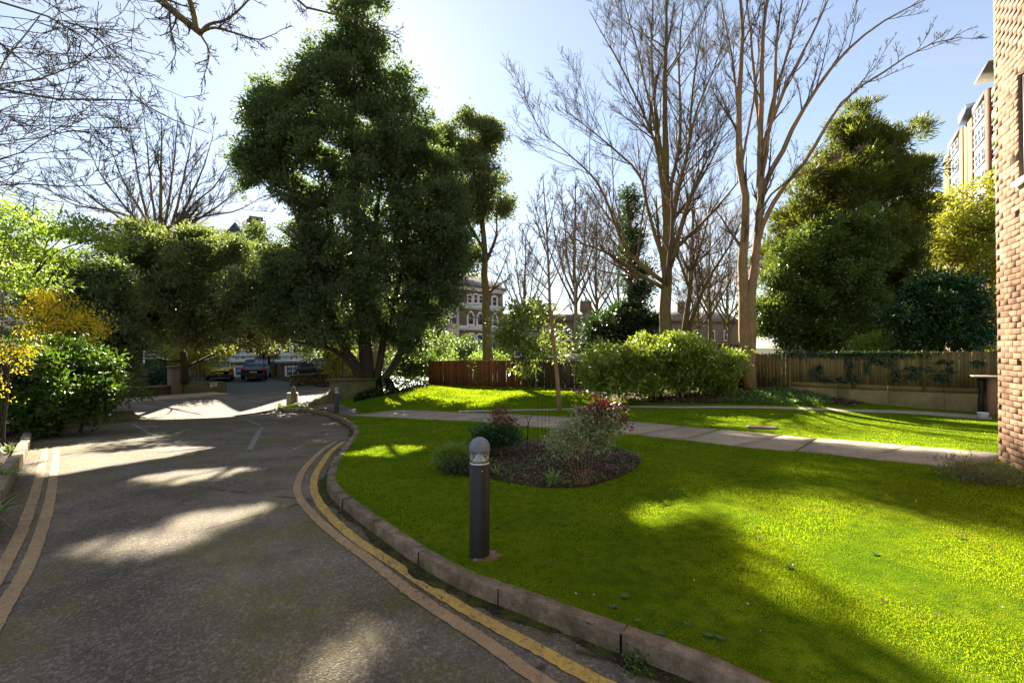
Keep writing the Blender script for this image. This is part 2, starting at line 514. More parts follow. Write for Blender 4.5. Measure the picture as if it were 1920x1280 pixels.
far_kerb_a = gp(232, 757, DRIVE)[:2]; far_kerb_b = gp(432, 741, DRIVE)[:2]
SD = (far_kerb_b - far_kerb_a) / np.linalg.norm(far_kerb_b - far_kerb_a)     # street direction
SN = np.array([SD[1], -SD[0]])                                              # towards the camera side
KW = np.vstack([[KW[0] + (KW[0] - KW[1]) * 2.6], KW, _ks, [_ks[-1] + SD * 6]])
KERB = crom(KW, 0.05)
KTIP = int(np.argmin(np.linalg.norm(KERB - _ks[0], axis=1)))
FENCE_L = at(806, 700, 25.6)[:2]
FENCE = np.array([FENCE_L, at(985, 700, 23.2)[:2], at(1110, 700, 21.0)[:2], at(1385, 700, 18.3)[:2], at(1480, 700, 17.3)[:2], at(1880, 700, 14.75)[:2]])
CORNER = np.array([6.42, 6.4])
WD = np.array([-0.46, -0.888]); WD /= np.linalg.norm(WD)                   # along the brick wall towards the camera
WN = np.array([WD[1], -WD[0]])                                             # out of the wall
tip = KERB[-1]
lawn_poly = np.vstack([[[1.8, -6]], KERB[::6], FENCE + [0.3, 0.5], [[17, 13.5], [16, 4], [9, -6]]])
sheet('lawn', lawn_poly, 0.0, 0.22, MAT['lawn'])
left_edge_px = [(-420, 1280), (-160, 1090), (-70, 985), (0, 925), (32, 872), (62, 802), (110, 806), (170, 797), (232, 790), (268, 783)]
LEFT = np.array([gp(u, v, DRIVE)[:2] for u, v in left_edge_px])
LEFTC = crom(LEFT, 0.2)
st0 = far_kerb_a - SD * 30; st1 = far_kerb_b + SD * 45
street_poly = np.array([st0, st1, st1 + SN * 8.2, tip + SD * 40 + SN * 0.5, tip, KERB[KTIP] + SN * .05, LEFTC[-1] - SD * 0.5 + SN * 1.5, LEFTC[-1] - SD * 26 + SN * 1.2])
sheet('street', street_poly, DRIVE - 0.006, 0.6, MAT['street'])
drive_poly = np.vstack([[[-12, -6], [-5.5, -2]], LEFTC[2:], [gp(330, 779, DRIVE)[:2], gp(430, 778, DRIVE)[:2], gp(500, 775, DRIVE)[:2], gp(560, 768, DRIVE)[:2]], KERB[KTIP - 12::-6], [[1.8, -6]]])
sheet('driveway', drive_poly, DRIVE, 0.22, MAT['asphalt'])
# bed left of the drive
bed_poly = np.vstack([LEFTC[::2], [LEFTC[-1] - SD * 1.0, LEFTC[-1] - SD * 26, [-40, 0], [-16, -6]]])
sheet('planting_bed', bed_poly, -0.05, 0.4, MAT['soil'])
# pavement and forecourt beyond the street
pv = np.array([far_kerb_a - SD * 25, far_kerb_b, far_kerb_b - SN * 1.6 - SD * 0.2, far_kerb_a - SD * 25 - SN * 1.6])
sheet('pavement', pv, -0.02, 0.5, MAT['slab'])
fc = np.array([far_kerb_b - SD * 0.3, far_kerb_b + SD * 6.5, far_kerb_b + SD * 9 - SN * 26, far_kerb_b - SD * 14 - SN * 26, far_kerb_b - SD * 12 - SN * 4, far_kerb_b - SD * 1 - SN * 3])
sheet('forecourt', fc, DRIVE + 0.004, 0.5, MAT['forecourt'])

# ------------------------------------------------------------ kerbs: every stone its own piece
def sweep_stone(C, w, top, depth, ch=0.009, jit=0.0):
    """a stone along centre line C; road side is on the left of travel"""
    T = tangents(C); N = np.stack([-T[:, 1], T[:, 0]], 1)
    z = gz(C[:, 0], C[:, 1])
    prof = [(w / 2, -depth), (w / 2 - 0.006, top - ch), (w / 2 - ch, top), (-w / 2 + 0.006, top), (-w / 2, top - 0.006), (-w / 2, -depth)]
    n, k = len(C), len(prof)
    V = np.zeros((n, k, 3))
    for j, (o, h) in enumerate(prof):
        V[:, j, :2] = C + N * (o + jit); V[:, j, 2] = z + h
    V[:, 1:5] += rng.normal(0, .0022, (n, 4, 3))
    idx = np.arange(n * k).reshape(n, k); nx = np.roll(idx, -1, 1)
    q = np.stack([idx[:-1], idx[1:], nx[1:], nx[:-1]], -1).reshape(-1, 4)
    m = MB(); m.add(V, q[:, ::-1], [list(idx[0])], [list(idx[-1][::-1])])
    return m
def kerb_run(name, curve, lens, w, top, depth, mat):
    s = np.concatenate([[0], np.cumsum(np.linalg.norm(np.diff(curve, axis=0), axis=1))])
    root = empty(name, (*curve[0], gz(*curve[0])), kind='structure')
    a, i = 0.0, 0
    while a < s[-1] - 0.1:
        L = lens(a)
        b = min(a + L, s[-1])
        n = max(2, int((b - a) / 0.09) + 1)
        q = np.linspace(a + 0.003, b - 0.004, n)
        C = np.stack([np.interp(q, s, curve[:, 0]), np.interp(q, s, curve[:, 1])], 1)
        sweep_stone(C, w, top + random.uniform(-.008, .008), depth, jit=random.uniform(-.006, .006)).build('kerb_stone', mat, root)
        a = b; i += 1
    return root
kerb_run('kerb', KERB, lambda a: 0.91 if a < 7.6 else 0.45 if a < 14 else 0.6, 0.118, 0.012, 0.3, MAT['kerb'])
lk = crom(gpl([(-45, 1010), (-18, 945), (10, 893), (36, 852), (50, 822), (58, 800)])[:, :2], 0.05)
kerb_run('kerb', lk[::-1], lambda a: 0.8, 0.15, 0.07, 0.3, MAT['kerb_pale'])
fk = np.linspace(far_kerb_a - SD * 24, far_kerb_b + SD * 0.0, 400)
kerb_run('kerb', fk, lambda a: 1.4, 0.16, -0.01, 0.3, MAT['slab'])

# ------------------------------------------------------------ road markings
def stripe(px, w, mat, name='yellow_line', off=DRIVE + 0.007, jitter=0.003, world=None):
    C = crom(np.array([gp(u, v, DRIVE)[:2] for u, v in px]) if world is None else world, 0.04)
    T = tangents(C); N = np.stack([-T[:, 1], T[:, 0]], 1)
    r = np.random.default_rng(len(C))
    wl = w / 2 + r.normal(0, jitter, len(C)); wr = w / 2 + r.normal(0, jitter, len(C))
    A = C + N * wl[:, None]; B = C - N * wr[:, None]
    V = np.concatenate([np.column_stack([A, gz(A[:, 0], A[:, 1]) + off]), np.column_stack([B, gz(B[:, 0], B[:, 1]) + off])])
    n = len(C); i = np.arange(n - 1)
    m = MB(); m.add(V, np.stack([i, i + n, i + n + 1, i + 1], 1))
    o = m.build(name, mat)
    if o.data.polygons[0].normal.z < 0: o.data.flip_normals()
    return tag(o, kind='structure')
stripe([(1245, 1330), (1130, 1284), (1000, 1214), (850, 1132), (745, 1063), (662, 1008), (607, 955), (588, 915), (597, 880), (622, 845), (645, 828)], 0.095, MAT['yellow'])
stripe([(1110, 1330), (1025, 1284), (900, 1200), (780, 1119), (690, 1050), (612, 990), (565, 940), (558, 908), (574, 875), (606, 843), (630, 828)], 0.095, MAT['yellow_faded'])
stripe([(-80, 1200), (2, 1072), (45, 985), (70, 910), (81, 862), (85, 842)], 0.10, MAT['yellow_faded'])
stripe([(-80, 1300), (2, 1152), (60, 1045), (92, 945), (102, 880), (106, 842)], 0.10, MAT['yellow_faded'])
stripe([(468, 843), (480, 820), (491, 801)], 0.11, MAT['white_mark'], 'white_line')
stripe([(489, 798), (470, 790), (455, 786)], 0.10, MAT['white_mark'], 'white_line')
stripe([(577, 792), (595, 791), (617, 788)], 0.10, MAT['white_mark'], 'white_line')
stripe([(283, 815), (262, 802), (246, 795)], 0.10, MAT['white_mark'], 'white_line')

# ------------------------------------------------------------ garden path of slabs, from the wall to the drive
front_px = [(1790, 878), (1768, 875), (1623, 860), (1532, 849), (1426, 841), (1300, 827), (1240, 821), (1152, 811), (1040, 803), (971, 798), (886, 790), (780, 785), (700, 781), (655, 779)]
back_px = [(1890, 852), (1872, 850), (1704, 838), (1532, 820), (1432, 812), (1300, 802), (1240, 797), (1173, 790), (1059, 782), (990, 779), (918, 776), (846, 773), (780, 769), (700, 767), (650, 768)]
PF = resample(crom(gpl(front_px)[:, :2], 0.1), n=200); PB = resample(crom(gpl(back_px)[:, :2], 0.1), n=200)
_wid = np.array([np.linalg.norm(PB - p_, axis=1).min() for p_ in PF])
_wid = np.convolve(np.pad(_wid, 20, mode='edge'), np.ones(41) / 41, 'valid')
_pt = tangents(PF); _pn = np.stack([_pt[:, 1], -_pt[:, 0]], 1)
if ((PB[100] - PF[100]) @ _pn[100]) < 0: _pn = -_pn
PB = PF + _pn * _wid[:, None]
def lerp_path(P, q): return np.array([np.interp(q, np.linspace(0, 1, len(P)), P[:, k]) for k in range(2)])
path_root = empty('garden_path', (*PF[0], gz(*PF[0])), kind='structure')
plen = np.linalg.norm(np.diff(PF, axis=0), axis=1).sum()
ns = int(plen / 0.92)
for i in range(ns):
    a, b = i / ns + 0.0012, (i + 1) / ns - 0.0012
    top = 0.016 + random.uniform(-.003, .003)
    G = np.zeros((5, 6, 3))
    for gi, q in enumerate(np.linspace(a, b, 5)):
        fp, bp = lerp_path(PF, q), lerp_path(PB, q)
        for gj, r_ in enumerate(np.linspace(0, 1, 6)):
            p = fp + (bp - fp) * r_
            G[gi, gj] = (*p, float(gz(*p)) + top)
    k = np.arange(30).reshape(5, 6)
    rim = list(k[:, 0]) + list(k[-1, 1:]) + list(k[:-1, -1][::-1]) + list(k[0, 1:-1][::-1])
    low = G.reshape(-1, 3)[rim] - [0, 0, .06]
    nr = len(rim)
    f = np.stack([k[:-1, :-1], k[1:, :-1], k[1:, 1:], k[:-1, 1:]], -1).reshape(-1, 4)
    side = [(rim[i], 30 + i, 30 + (i + 1) % nr, rim[(i + 1) % nr]) for i in range(nr)]
    m = MB(); m.add(np.vstack([G.reshape(-1, 3), low]), f, side); m.build('paving_slab', MAT['slab'], path_root)
# back path that branches along the fence
bp_f = crom(gpl([(860, 773.5), (950, 771), (1048, 769.5), (1143, 765), (1300, 765.5), (1500, 768.5), (1700, 776), (1860, 787)])[:, :2], 0.3)
bp_b = crom(gpl([(860, 770), (950, 768), (1048, 766.5), (1143, 761.5), (1300, 762), (1500, 764), (1700, 770), (1860, 779)])[:, :2], 0.3)
sheet('back_path', np.vstack([bp_f, bp_b[::-1]]), 0.012, 0.3, MAT['slab'])
# paved corner by the stone post
pc = gpl([(657, 781), (630, 772.5), (595, 764.5), (560, 761.5), (532, 760.5), (524, 759), (532, 757.5), (562, 755), (602, 751), (612, 756), (640, 759), (668, 766), (674, 779)])[:, :2]
sheet('pavement', pc, 0.008, 0.3, MAT['street'])

# ------------------------------------------------------------ fence along the back: boards, rails, posts
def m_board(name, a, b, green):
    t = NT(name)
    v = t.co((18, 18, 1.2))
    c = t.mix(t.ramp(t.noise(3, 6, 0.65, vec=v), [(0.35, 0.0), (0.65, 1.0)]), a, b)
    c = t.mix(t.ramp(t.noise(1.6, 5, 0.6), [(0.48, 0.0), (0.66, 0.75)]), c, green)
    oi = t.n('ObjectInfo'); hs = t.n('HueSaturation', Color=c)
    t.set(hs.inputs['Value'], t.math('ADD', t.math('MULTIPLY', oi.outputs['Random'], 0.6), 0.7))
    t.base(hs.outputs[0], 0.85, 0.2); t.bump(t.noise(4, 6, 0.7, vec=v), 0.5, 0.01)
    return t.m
MAT['board_red'] = m_board('red_brown_boards', (0.24, 0.085, 0.032), (0.155, 0.055, 0.025), (0.13, 0.065, 0.025))
MAT['board_olive'] = m_board('olive_weathered_boards', (0.185, 0.135, 0.045), (0.115, 0.082, 0.032), (0.095, 0.092, 0.02))
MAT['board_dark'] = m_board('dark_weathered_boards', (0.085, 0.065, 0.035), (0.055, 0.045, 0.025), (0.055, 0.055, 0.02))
def fence(name, label, P0, P1, zb, zt, bw, mat, posts, grp):
    """boards stand between heights zb(t) and zt(t)"""
    d = P1 - P0; L = np.linalg.norm(d); rz = math.atan2(d[1], d[0])
    root = empty(name, (*P0, 0), rz, label, 'fence', grp)
    n = int(L / bw)
    meshes = []
    for k in range(5):
        m = MB(); w = bw * (1.06 if k % 2 else 1.0)
        m.add([(0, 0, 0), (w, -0.006, 0), (w, -0.022, 0), (0, -0.012, 0), (0, 0, 1), (w, -0.006, 1 - .004 * k), (w, -0.022, 1 - .004 * k), (0, -0.012, 1)],
              [(3, 2, 1, 0), (4, 5, 6, 7), (0, 1, 5, 4), (1, 2, 6, 5), (2, 3, 7, 6), (3, 0, 4, 7)])
        meshes.append(m.mesh('board', mat))
    for i in range(n):
        t = (i + .5) / n
        z0, z1 = zb(t), zt(t) + random.uniform(-.015, .012)
        o = link('board', meshes[random.randrange(5)], root, (i * L / n, -0.0 - random.uniform(0, .012), z0), (random.uniform(-.006, .006), random.uniform(-.008, .008), 0))
        o.scale = (1, 1, z1 - z0)
    for f in (0.18, 0.82):
        za, zc = zb(0) + (zt(0) - zb(0)) * f, zb(1) + (zt(1) - zb(1)) * f
        m = MB(); V = [(0, .004, za - .04), (L, .004, zc - .04), (L, .05, zc - .04), (0, .05, za - .04), (0, .004, za + .04), (L, .004, zc + .04), (L, .05, zc + .04), (0, .05, za + .04)]
        m.add(V, [(3, 2, 1, 0), (4, 5, 6, 7), (0, 1, 5, 4), (1, 2, 6, 5), (2, 3, 7, 6), (3, 0, 4, 7)])
        m.build('rail', mat, root, local=True)
    for t in np.linspace(0, 1, posts):
        m = MB(); x = t * L
        m.cbox(x - .05, x + .05, -.055, .045, zb(t) - .4, zt(t) + .04, .012)
        m.build('post', mat, root, local=True)
    return root
def zg(P0, P1, off): return lambda t: float(gz(*(P0 + (P1 - P0) * t))) + off
def zpx(P0, P1, v0, v1):
    """height line that projects to rows v0..v1"""
    return lambda t: EYE + (651 - (v0 + (v1 - v0) * t)) / F * float(P0[1] + (P1 - P0)[1] * t)
fence('garden_fence', 'red-brown board fence at the back of the mown bank', FENCE[0], FENCE[1], zg(FENCE[0], FENCE[1], -.06), zpx(FENCE[0], FENCE[1], 676, 675), 0.125, MAT['board_red'], 4, 'garden fence runs')
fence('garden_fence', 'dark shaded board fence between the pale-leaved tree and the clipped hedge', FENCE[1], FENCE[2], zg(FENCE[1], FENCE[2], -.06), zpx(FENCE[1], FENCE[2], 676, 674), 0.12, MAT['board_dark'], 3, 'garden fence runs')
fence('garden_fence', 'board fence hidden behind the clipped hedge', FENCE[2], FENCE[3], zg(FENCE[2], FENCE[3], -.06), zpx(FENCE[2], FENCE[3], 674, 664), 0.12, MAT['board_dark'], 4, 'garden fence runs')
fence('garden_fence', 'short olive board fence behind the twin-stemmed bare tree', FENCE[3], FENCE[4], zg(FENCE[3], FENCE[4], -.06), zpx(FENCE[3], FENCE[4], 664, 662), 0.105, MAT['board_olive'], 2, 'garden fence runs')
fence('garden_fence', 'olive board fence with ivy standing on the concrete retaining wall', FENCE[4], FENCE[5], zpx(FENCE[4], FENCE[5], 716, 731), zpx(FENCE[4], FENCE[5], 661, 658), 0.10, MAT['board_olive'], 4, 'garden fence runs')
# retaining wall with gravel board under the right fence
d = FENCE[5] - FENCE[4]; L = np.linalg.norm(d); rz = math.atan2(d[1], d[0])
rw = empty('retaining_wall', (*FENCE[4], 0), rz, 'stained concrete retaining wall under the olive fence', 'wall')
zt_ = zpx(FENCE[4], FENCE[5], 724, 740); zb_ = zpx(FENCE[4], FENCE[5], 716, 731)
npan = 4
for i in range(npan):
    a, b = i / npan, (i + 1) / npan
    m = MB(); x0, x1 = a * L + (.006 if i else -.0), b * L - .006
    V = []
    for x, t in ((x0, a), (x1, b)):
        zgr = float(gz(*(FENCE[4] + d * t))) - 0.9
        V += [(x, -.16, zgr), (x, .12, zgr), (x, .12, zt_(t)), (x, -.16, zt_(t))]
    m.add(V, [(0, 1, 2, 3), (7, 6, 5, 4), (0, 3, 7, 4), (3, 2, 6, 7), (1, 5, 6, 2), (0, 4, 5, 1)])
    m.build('wall_panel', MAT['retaining'], rw, local=True)
    m = MB(); V = []
    for x, t in ((x0, a), (x1, b)):
        V += [(x, -.03, zt_(t) + .002), (x, .03, zt_(t) + .002), (x, .03, zb_(t) + .02), (x, -.03, zb_(t) + .02)]
    m.add(V, [(0, 1, 2, 3), (7, 6, 5, 4), (0, 3, 7, 4), (3, 2, 6, 7), (1, 5, 6, 2), (0, 4, 5, 1)])
    m.build('gravel_board', MAT['board_olive'], rw, local=True)

# mossy dirt that has gathered in the gutter
i0 = 0; gi = np.arange(0, KTIP - 20, 2)
GT = tangents(KERB); GN = np.stack([-GT[:, 1], GT[:, 0]], 1)
gq = np.random.default_rng(8); wv = .075 + .035 * np.sin(gi * .11) + .025 * np.sin(gi * .37 + 1) + gq.normal(0, .012, len(gi))
GA = KERB[gi] + GN[gi] * .05; GB = KERB[gi] + GN[gi] * (.06 + wv)[:, None]
m = MB(); ng = len(gi); j = np.arange(ng - 1)
m.add(np.concatenate([np.column_stack([GA, gz(GA[:, 0], GA[:, 1]) + DRIVE + .02]), np.column_stack([GB, gz(GB[:, 0], GB[:, 1]) + DRIVE + .0035])]), np.stack([j, j + ng, j + ng + 1, j + 1], 1))
def m_gutter():
    t = NT('gutter_moss')
    c = t.mix(t.ramp(t.noise(7, 7, .7), [(.42, 0.0), (.6, 1.0)]), (.035, .028, .018), (.085, .085, .010))
    c = t.mix(t.ramp(t.noise(60, 3, .7), [(.55, 0.0), (.7, .7)]), c, (.22, .17, .11))
    t.base(c, .95, .1); t.bump(t.noise(50, 5, .75), 1.0, .02); return t.m
o = m.build('gutter_moss', m_gutter(), smooth=True); tag(o, kind='structure')
if o.data.polygons[0].normal.z < 0: o.data.flip_normals()
# ------------------------------------------------------------ brick building at the right
MAT['brick_buff'] = m_stone('buff_brick', (0.36, 0.21, 0.125), (0.285, 0.155, 0.09), (0.23, 0.14, 0.085), 0.45, 5, 0.13, 90, .08)
MAT['dark_frame'] = m_plain('dark_brown_frame', (0.05, 0.025, 0.03), rough=0.4)
MAT['white_paint'] = m_plain('white_paint', (0.72, 0.72, 0.70), (0.62, 0.62, 0.60), 6, 0.5)
def m_glass(name, tint=(0.03, 0.04, 0.05), rough=0.05):
    t = NT(name); t.base(tint, rough, 0.8); return t.m
MAT['pane'] = m_glass('window_glass')
MAT['pane_blue'] = m_glass('blue_window_glass', (0.10, 0.16, 0.22), 0.12)
def brick_building():
    z0 = float(gz(*CORNER)) - 0.23
    root = empty('brick_building', (*CORNER, 0), math.atan2(WD[1], WD[0]), 'buff brick building corner rising beside the paved path', 'building')
    wx0, wx1, wz0, wz1 = 0.672, 1.75, 3.70, 4.98
    H, LX = 9.4, 8.5
    mw = MB()
    for x0, x1, a, b in ((.006, wx0, z0, H), (wx1, LX, z0, H), (wx0, wx1, z0, wz0), (wx0, wx1, wz1, H)):
        mw.box(x0, x1, .0018, .30, a, b)
    mw.box(.006, LX, .30, 6.0, z0, H)
    mw.build('wall', MAT['mortar'], root, local=True)
    variants = []
    def shape(L, seed):
        r = np.random.default_rng(seed); m = MB()
        m.cbox(0, L, 0, .065, 0, .092, .0006, fn=lambda V: np.column_stack([V[:, 0], .092 - V[:, 2], V[:, 1]]) + r.normal(0, .0006, V.shape))
        return m
    full = [shape(.215, k).mesh('brick', MAT['brick_buff']) for k in range(6)]
    head = [shape(.1025, 20 + k).mesh('brick', MAT['brick_buff']) for k in range(3)]
    rest = MB(); n = 0
    nc = int((H - z0) / .075)
    for c in range(nc):
        z = z0 + c * .075 + .005
        x = 0.0; first = c % 2 == 0
        lim = 3.2 if z < 7 else 1.6
        while x < lim:
            L = .1025 if first else .215
            me = (head if first else full)[random.randrange(3 if first else 6)]
            first = False
            xa, xb = x, x + L
            x += L + .010
            if z + .065 > wz0 and z < wz1 and xb > wx0 and xa < wx1:
                if xa < wx0 - .06:
                    rest.box(xa, wx0 - .002, 0, .092, z, z + .065)
                continue
            dy = random.uniform(-.002, .002)
            if xa < .86 and z < 6.1 and n < 300:
                link('brick', me, root, (xa, dy, z)); n += 1
            else:
                rest.box(xa, xb, dy, .092, z, z + .065)
    o = rest.build('brick_course', MAT['brick_buff'], root, local=True); o['kind'] = 'stuff'
    m = MB(); m.ring([(wx0, wz0), (wx1, wz0), (wx1, wz1), (wx0, wz1)], [(wx0 + .06, wz0 + .06), (wx1 - .06, wz0 + .06), (wx1 - .06, wz1 - .06), (wx0 + .06, wz1 - .06)], 'y', .03, .10)
    w = m.build('window', MAT['dark_frame'], root, local=True)
    m = MB(); m.box(wx0 + .06, wx1 - .06, .06, .075, wz0 + .06, wz1 - .06); m.build('pane', MAT['pane'], w, local=True)
    m = MB(); m.cbox(wx0 - .06, wx1 + .06, -.06, .09, wz0 - .055, wz0 - .002, .008); m.build('sill', MAT['white_paint'], w, local=True)
brick_building()

# ------------------------------------------------------------ houses
class Facade:
    """local frame: +x along the front as seen left to right, -y out of the wall"""
    def __init__(s, name, label, cat, P, d, group=None):
        s.d = np.array(d, float) / np.linalg.norm(d); s.P = np.array(P, float)
        s.root = empty(name, (*s.P, 0), math.atan2(s.d[1], s.d[0]), label, cat, group)
        s.nrm = np.array([s.d[1], -s.d[0]])
    def px(s, u, v, out=0.0):
        r = ray(u, v); o = s.P + s.nrm * out
        t = (o @ s.nrm) / (r[:2] @ s.nrm)
        p = np.array([0, 0, EYE]) + r * t
        return float((p[:2] - s.P) @ s.d), float(p[2])
    def rect(s, u0, u1, v0, v1, out=0.0):
        um, vm = (u0 + u1) / 2, (v0 + v1) / 2
        return s.px(u0, vm, out)[0], s.px(u1, vm, out)[0], s.px(um, v1, out)[1], s.px(um, v0, out)[1]
    def part(s, name, m, mat, parent=None): return m.build(name, mat, parent or s.root, local=True)
    def window(s, r, top='flat', y=0.0, t=0.16, frame=None, pane=None, bars=1, sur=True):
        x0, x1, z0, z1 = r; w = (x1 - x0) / 2; xm = (x0 + x1) / 2
        def outline(g):
            a, b, lo = x0 - g, x1 + g, z0 - g
            if top == 'flat': return [(a, lo), (b, lo), (b, z1 + g), (a, z1 + g)]
            rise = w if top == 'round' else (w * 1.35 if top == 'point' else w * 0.4)
            zs = z1 - rise
            P = [(a, lo), (b, lo)]
            for k in range(9):
                an = math.pi * k / 8
                ca, sa = math.cos(an), math.sin(an)
                if top == 'point': sa = 1 - abs(ca) ** 1.5
                P.append((xm + (w + g) * ca, zs + (rise + g) * sa))
            return P
        f = frame or MAT['white_paint']
        m = MB(); m.ring(outline(t), outline(0), 'y', y - .10, y + .02); W = s.part('window', m, f)
        m = MB(); m.prism(outline(0.01), 'y', y - .012, y + .01); s.part('pane', m, pane or MAT['pane'], W)
        m = MB(); fr = .055; m.ring(outline(0.005), outline(-fr), 'y', y - .06, y - .02)
        zm = (z0 + z1) / 2; m.box(x0, x1, y - .058, y - .022, zm - .03, zm + .03)
        for k in range(1, bars):
            xb = x0 + (x1 - x0) * k / bars; m.box(xb - .025, xb + .025, y - .056, y - .022, z0, z1)
        s.part('sash', m, f, W)
        if sur:
            m = MB(); m.box(x0 - t - .06, x1 + t + .06, y - .2, y, z0 - t - .14, z0 - t - .004); s.part('sill', m, f, W)
        return W
def m_brickwall(name, a, b, mortar, rnd=0.35):
    t = NT(name)
    g = t.n('TexCoord'); sp = t.n('SeparateXYZ'); t.set(sp.inputs[0], g.outputs['Object'])
    cb = t.n('CombineXYZ'); t.set(cb.inputs[0], t.math('ADD', sp.outputs[0], sp.outputs[1])); t.set(cb.inputs[1], sp.outputs[2])
    br = t.n('TexBrick', Scale=1.0, Color1=(*a, 1), Color2=(*b, 1), Mortar=(*mortar, 1))
    t.set(br.inputs['Vector'], cb.outputs[0])
    br.inputs['Mortar Size'].default_value = .008; br.inputs['Brick Width'].default_value = .225; br.inputs['Row Height'].default_value = .075
    c = t.mix(t.ramp(t.noise(0.9, 6, 0.65), [(0.35, 0.0), (0.7, 0.5)]), br.outputs[0], tuple(x * .5 for x in a))
    t.base(c, 0.9, 0.15); return t.m
MAT['wall_brown'] = m_brickwall('brown_brickwork', (0.20, 0.135, 0.085), (0.145, 0.095, 0.06), (0.19, 0.16, 0.12))
MAT['wall_buff'] = m_brickwall('buff_brickwork', (0.36, 0.27, 0.15), (0.29, 0.205, 0.11), (0.26, 0.22, 0.16))
MAT['wall_grey'] = m_brickwall('grey_brown_brickwork', (0.21, 0.155, 0.105), (0.16, 0.115, 0.08), (0.18, 0.15, 0.11))
MAT['wall_yellow'] = m_brickwall('yellow_brickwork', (0.40, 0.265, 0.11), (0.355, 0.23, 0.095), (0.36, 0.265, 0.15))
MAT['wall_red'] = m_brickwall('red_brickwork', (0.30, 0.11, 0.07), (0.24, 0.09, 0.06), (0.25, 0.16, 0.12))
MAT['cream'] = m_plain('cream_stucco', (0.62, 0.55, 0.42), (0.52, 0.46, 0.35), 1.2, 0.8)
MAT['render_white'] = m_plain('white_stucco', (0.68, 0.67, 0.64), (0.58, 0.57, 0.54), 1.0, 0.8)
def m_slate(name, a, b):
    t = NT(name)
    v = t.n('TexCoord'); sp = t.n('SeparateXYZ'); t.set(sp.inputs[0], v.outputs['Object'])
    cb = t.n('CombineXYZ'); t.set(cb.inputs[0], t.math('ADD', sp.outputs[0], sp.outputs[1])); t.set(cb.inputs[1], sp.outputs[2])
    br = t.n('TexBrick', Scale=1.0, Color1=(*a, 1), Color2=(*b, 1), Mortar=(*[x * .4 for x in a], 1)); t.set(br.inputs['Vector'], cb.outputs[0])
    br.inputs['Mortar Size'].default_value = .012; br.inputs['Brick Width'].default_value = .3; br.inputs['Row Height'].default_value = .16
    t.base(br.outputs[0], 0.55, 0.4); return t.m
MAT['tile_brown'] = m_slate('brown_roof_tiles', (0.18, 0.13, 0.09), (0.14, 0.10, 0.07))
MAT['slate'] = m_slate('blue_slate', (0.07, 0.085, 0.11), (0.055, 0.065, 0.085))
MAT['grey_panel'] = m_plain('grey_blue_panel', (0.135, 0.165, 0.20), (0.115, 0.14, 0.17), 2, 0.5)
MAT['green_panel'] = m_plain('green_panel', (0.07, 0.17, 0.035), (0.06, 0.14, 0.03), 3, 0.5)
MAT['black_iron'] = m_plain('black_iron', (0.02, 0.02, 0.02), rough=0.45)
def hip_roof(x0, x1, y0, y1, z, h, over=.5, inset=4.0):
    a, b, c, d_ = x0 - over, x1 + over, y0 - over, y1 + over
    ym = (c + d_) / 2
    V = [(a, c, z), (b, c, z), (b, d_, z), (a, d_, z), (a + inset, ym, z + h), (b - inset, ym, z + h), (a, c, z - .15), (b, c, z - .15), (b, d_, z - .15), (a, d_, z - .15)]
    return MB().add(V, [(0, 1, 5, 4), (2, 3, 4, 5), (9, 8, 7, 6), (0, 6, 7, 1), (1, 7, 8, 2), (2, 8, 9, 3), (3, 9, 6, 0)], [(1, 2, 5), (3, 0, 4)])

def villa_centre():
    Pc = at(943, 651, 74)[:2]
    f = Facade('brick_villa', 'brown brick villa with white arched window surrounds and hipped tiled roof', 'house', Pc, (.67, .74))
    zb = float(gz(*Pc)) - 0.5
    ze = f.px(905, 538)[1]
    m = MB(); m.box(-17, 0, 0, 10, zb, ze); f.part('wall', m, MAT['wall_brown'])
    m = hip_roof(-17, 0, 0, 10, ze + .02, 3.3); rf = f.part('roof', m, MAT['tile_brown'])
    m = MB(); m.box(-8, -6.6, 4, 5, ze + 1.5, ze + 5); f.part('chimney', m, MAT['wall_brown'], rf)
    m = MB(); m.box(-17, .15, -.22, -.003, ze - .75, ze - .16); f.part('cornice', m, MAT['render_white'])
    for va, vb in ((571.5, 581.5), (611.5, 620.5)):
        z1 = f.px(905, va)[1]; z0 = f.px(905, vb)[1]
        m = MB(); m.box(-17, .1, -.2, -.002, z0, z1); f.part('band', m, MAT['render_white'])
    for u0, u1, v0, v1, top, t in ((877, 884, 553, 568, 'seg', .2), (888.5, 894.5, 552, 568, 'seg', .2), (898, 904, 554, 568, 'seg', .2), (923, 930.5, 557, 573, 'seg', .28),
                                   (877.5, 887, 585, 608, 'point', .3), (895, 904, 587, 609, 'point', .3), (924, 931, 590, 610.5, 'point', .3),
                                   (878, 888, 627, 652, 'seg', .3), (894.5, 904, 628, 653, 'seg', .3), (923, 931, 630, 653, 'seg', .3)):
        f.window(f.rect(u0, u1, v0, v1), top, 0, t, bars=1)
    # cream bay at the left
    x0, x1 = f.px(826, 600, .9)[0], f.px(861, 600, .9)[0]
    zt = f.px(845, 574, .9)[1]
    m = MB(); m.box(x0, x1, -.9, -.004, zb, zt); bay = f.part('bay', m, MAT['cream'])
    m = MB(); m.box(x0 - .2, x1 + .2, -1.1, -.02, zt + .002, zt + .4); f.part('cornice', m, MAT['cream'], bay)
    for u0, u1, v0, v1, top in ((834, 840, 584, 606, 'round'), (846.5, 856, 583, 607, 'round'), (833, 840, 627, 650, 'seg'), (846, 856, 626, 651, 'seg')):
        f.window(f.rect(u0, u1, v0, v1, .9), top, -.9, .22, frame=MAT['cream'], pane=MAT['pane_blue'])
    f.window(f.rect(847, 856, 553, 566), 'flat', 0, .22, frame=MAT['cream'], pane=MAT['pane_blue'])
villa_centre()

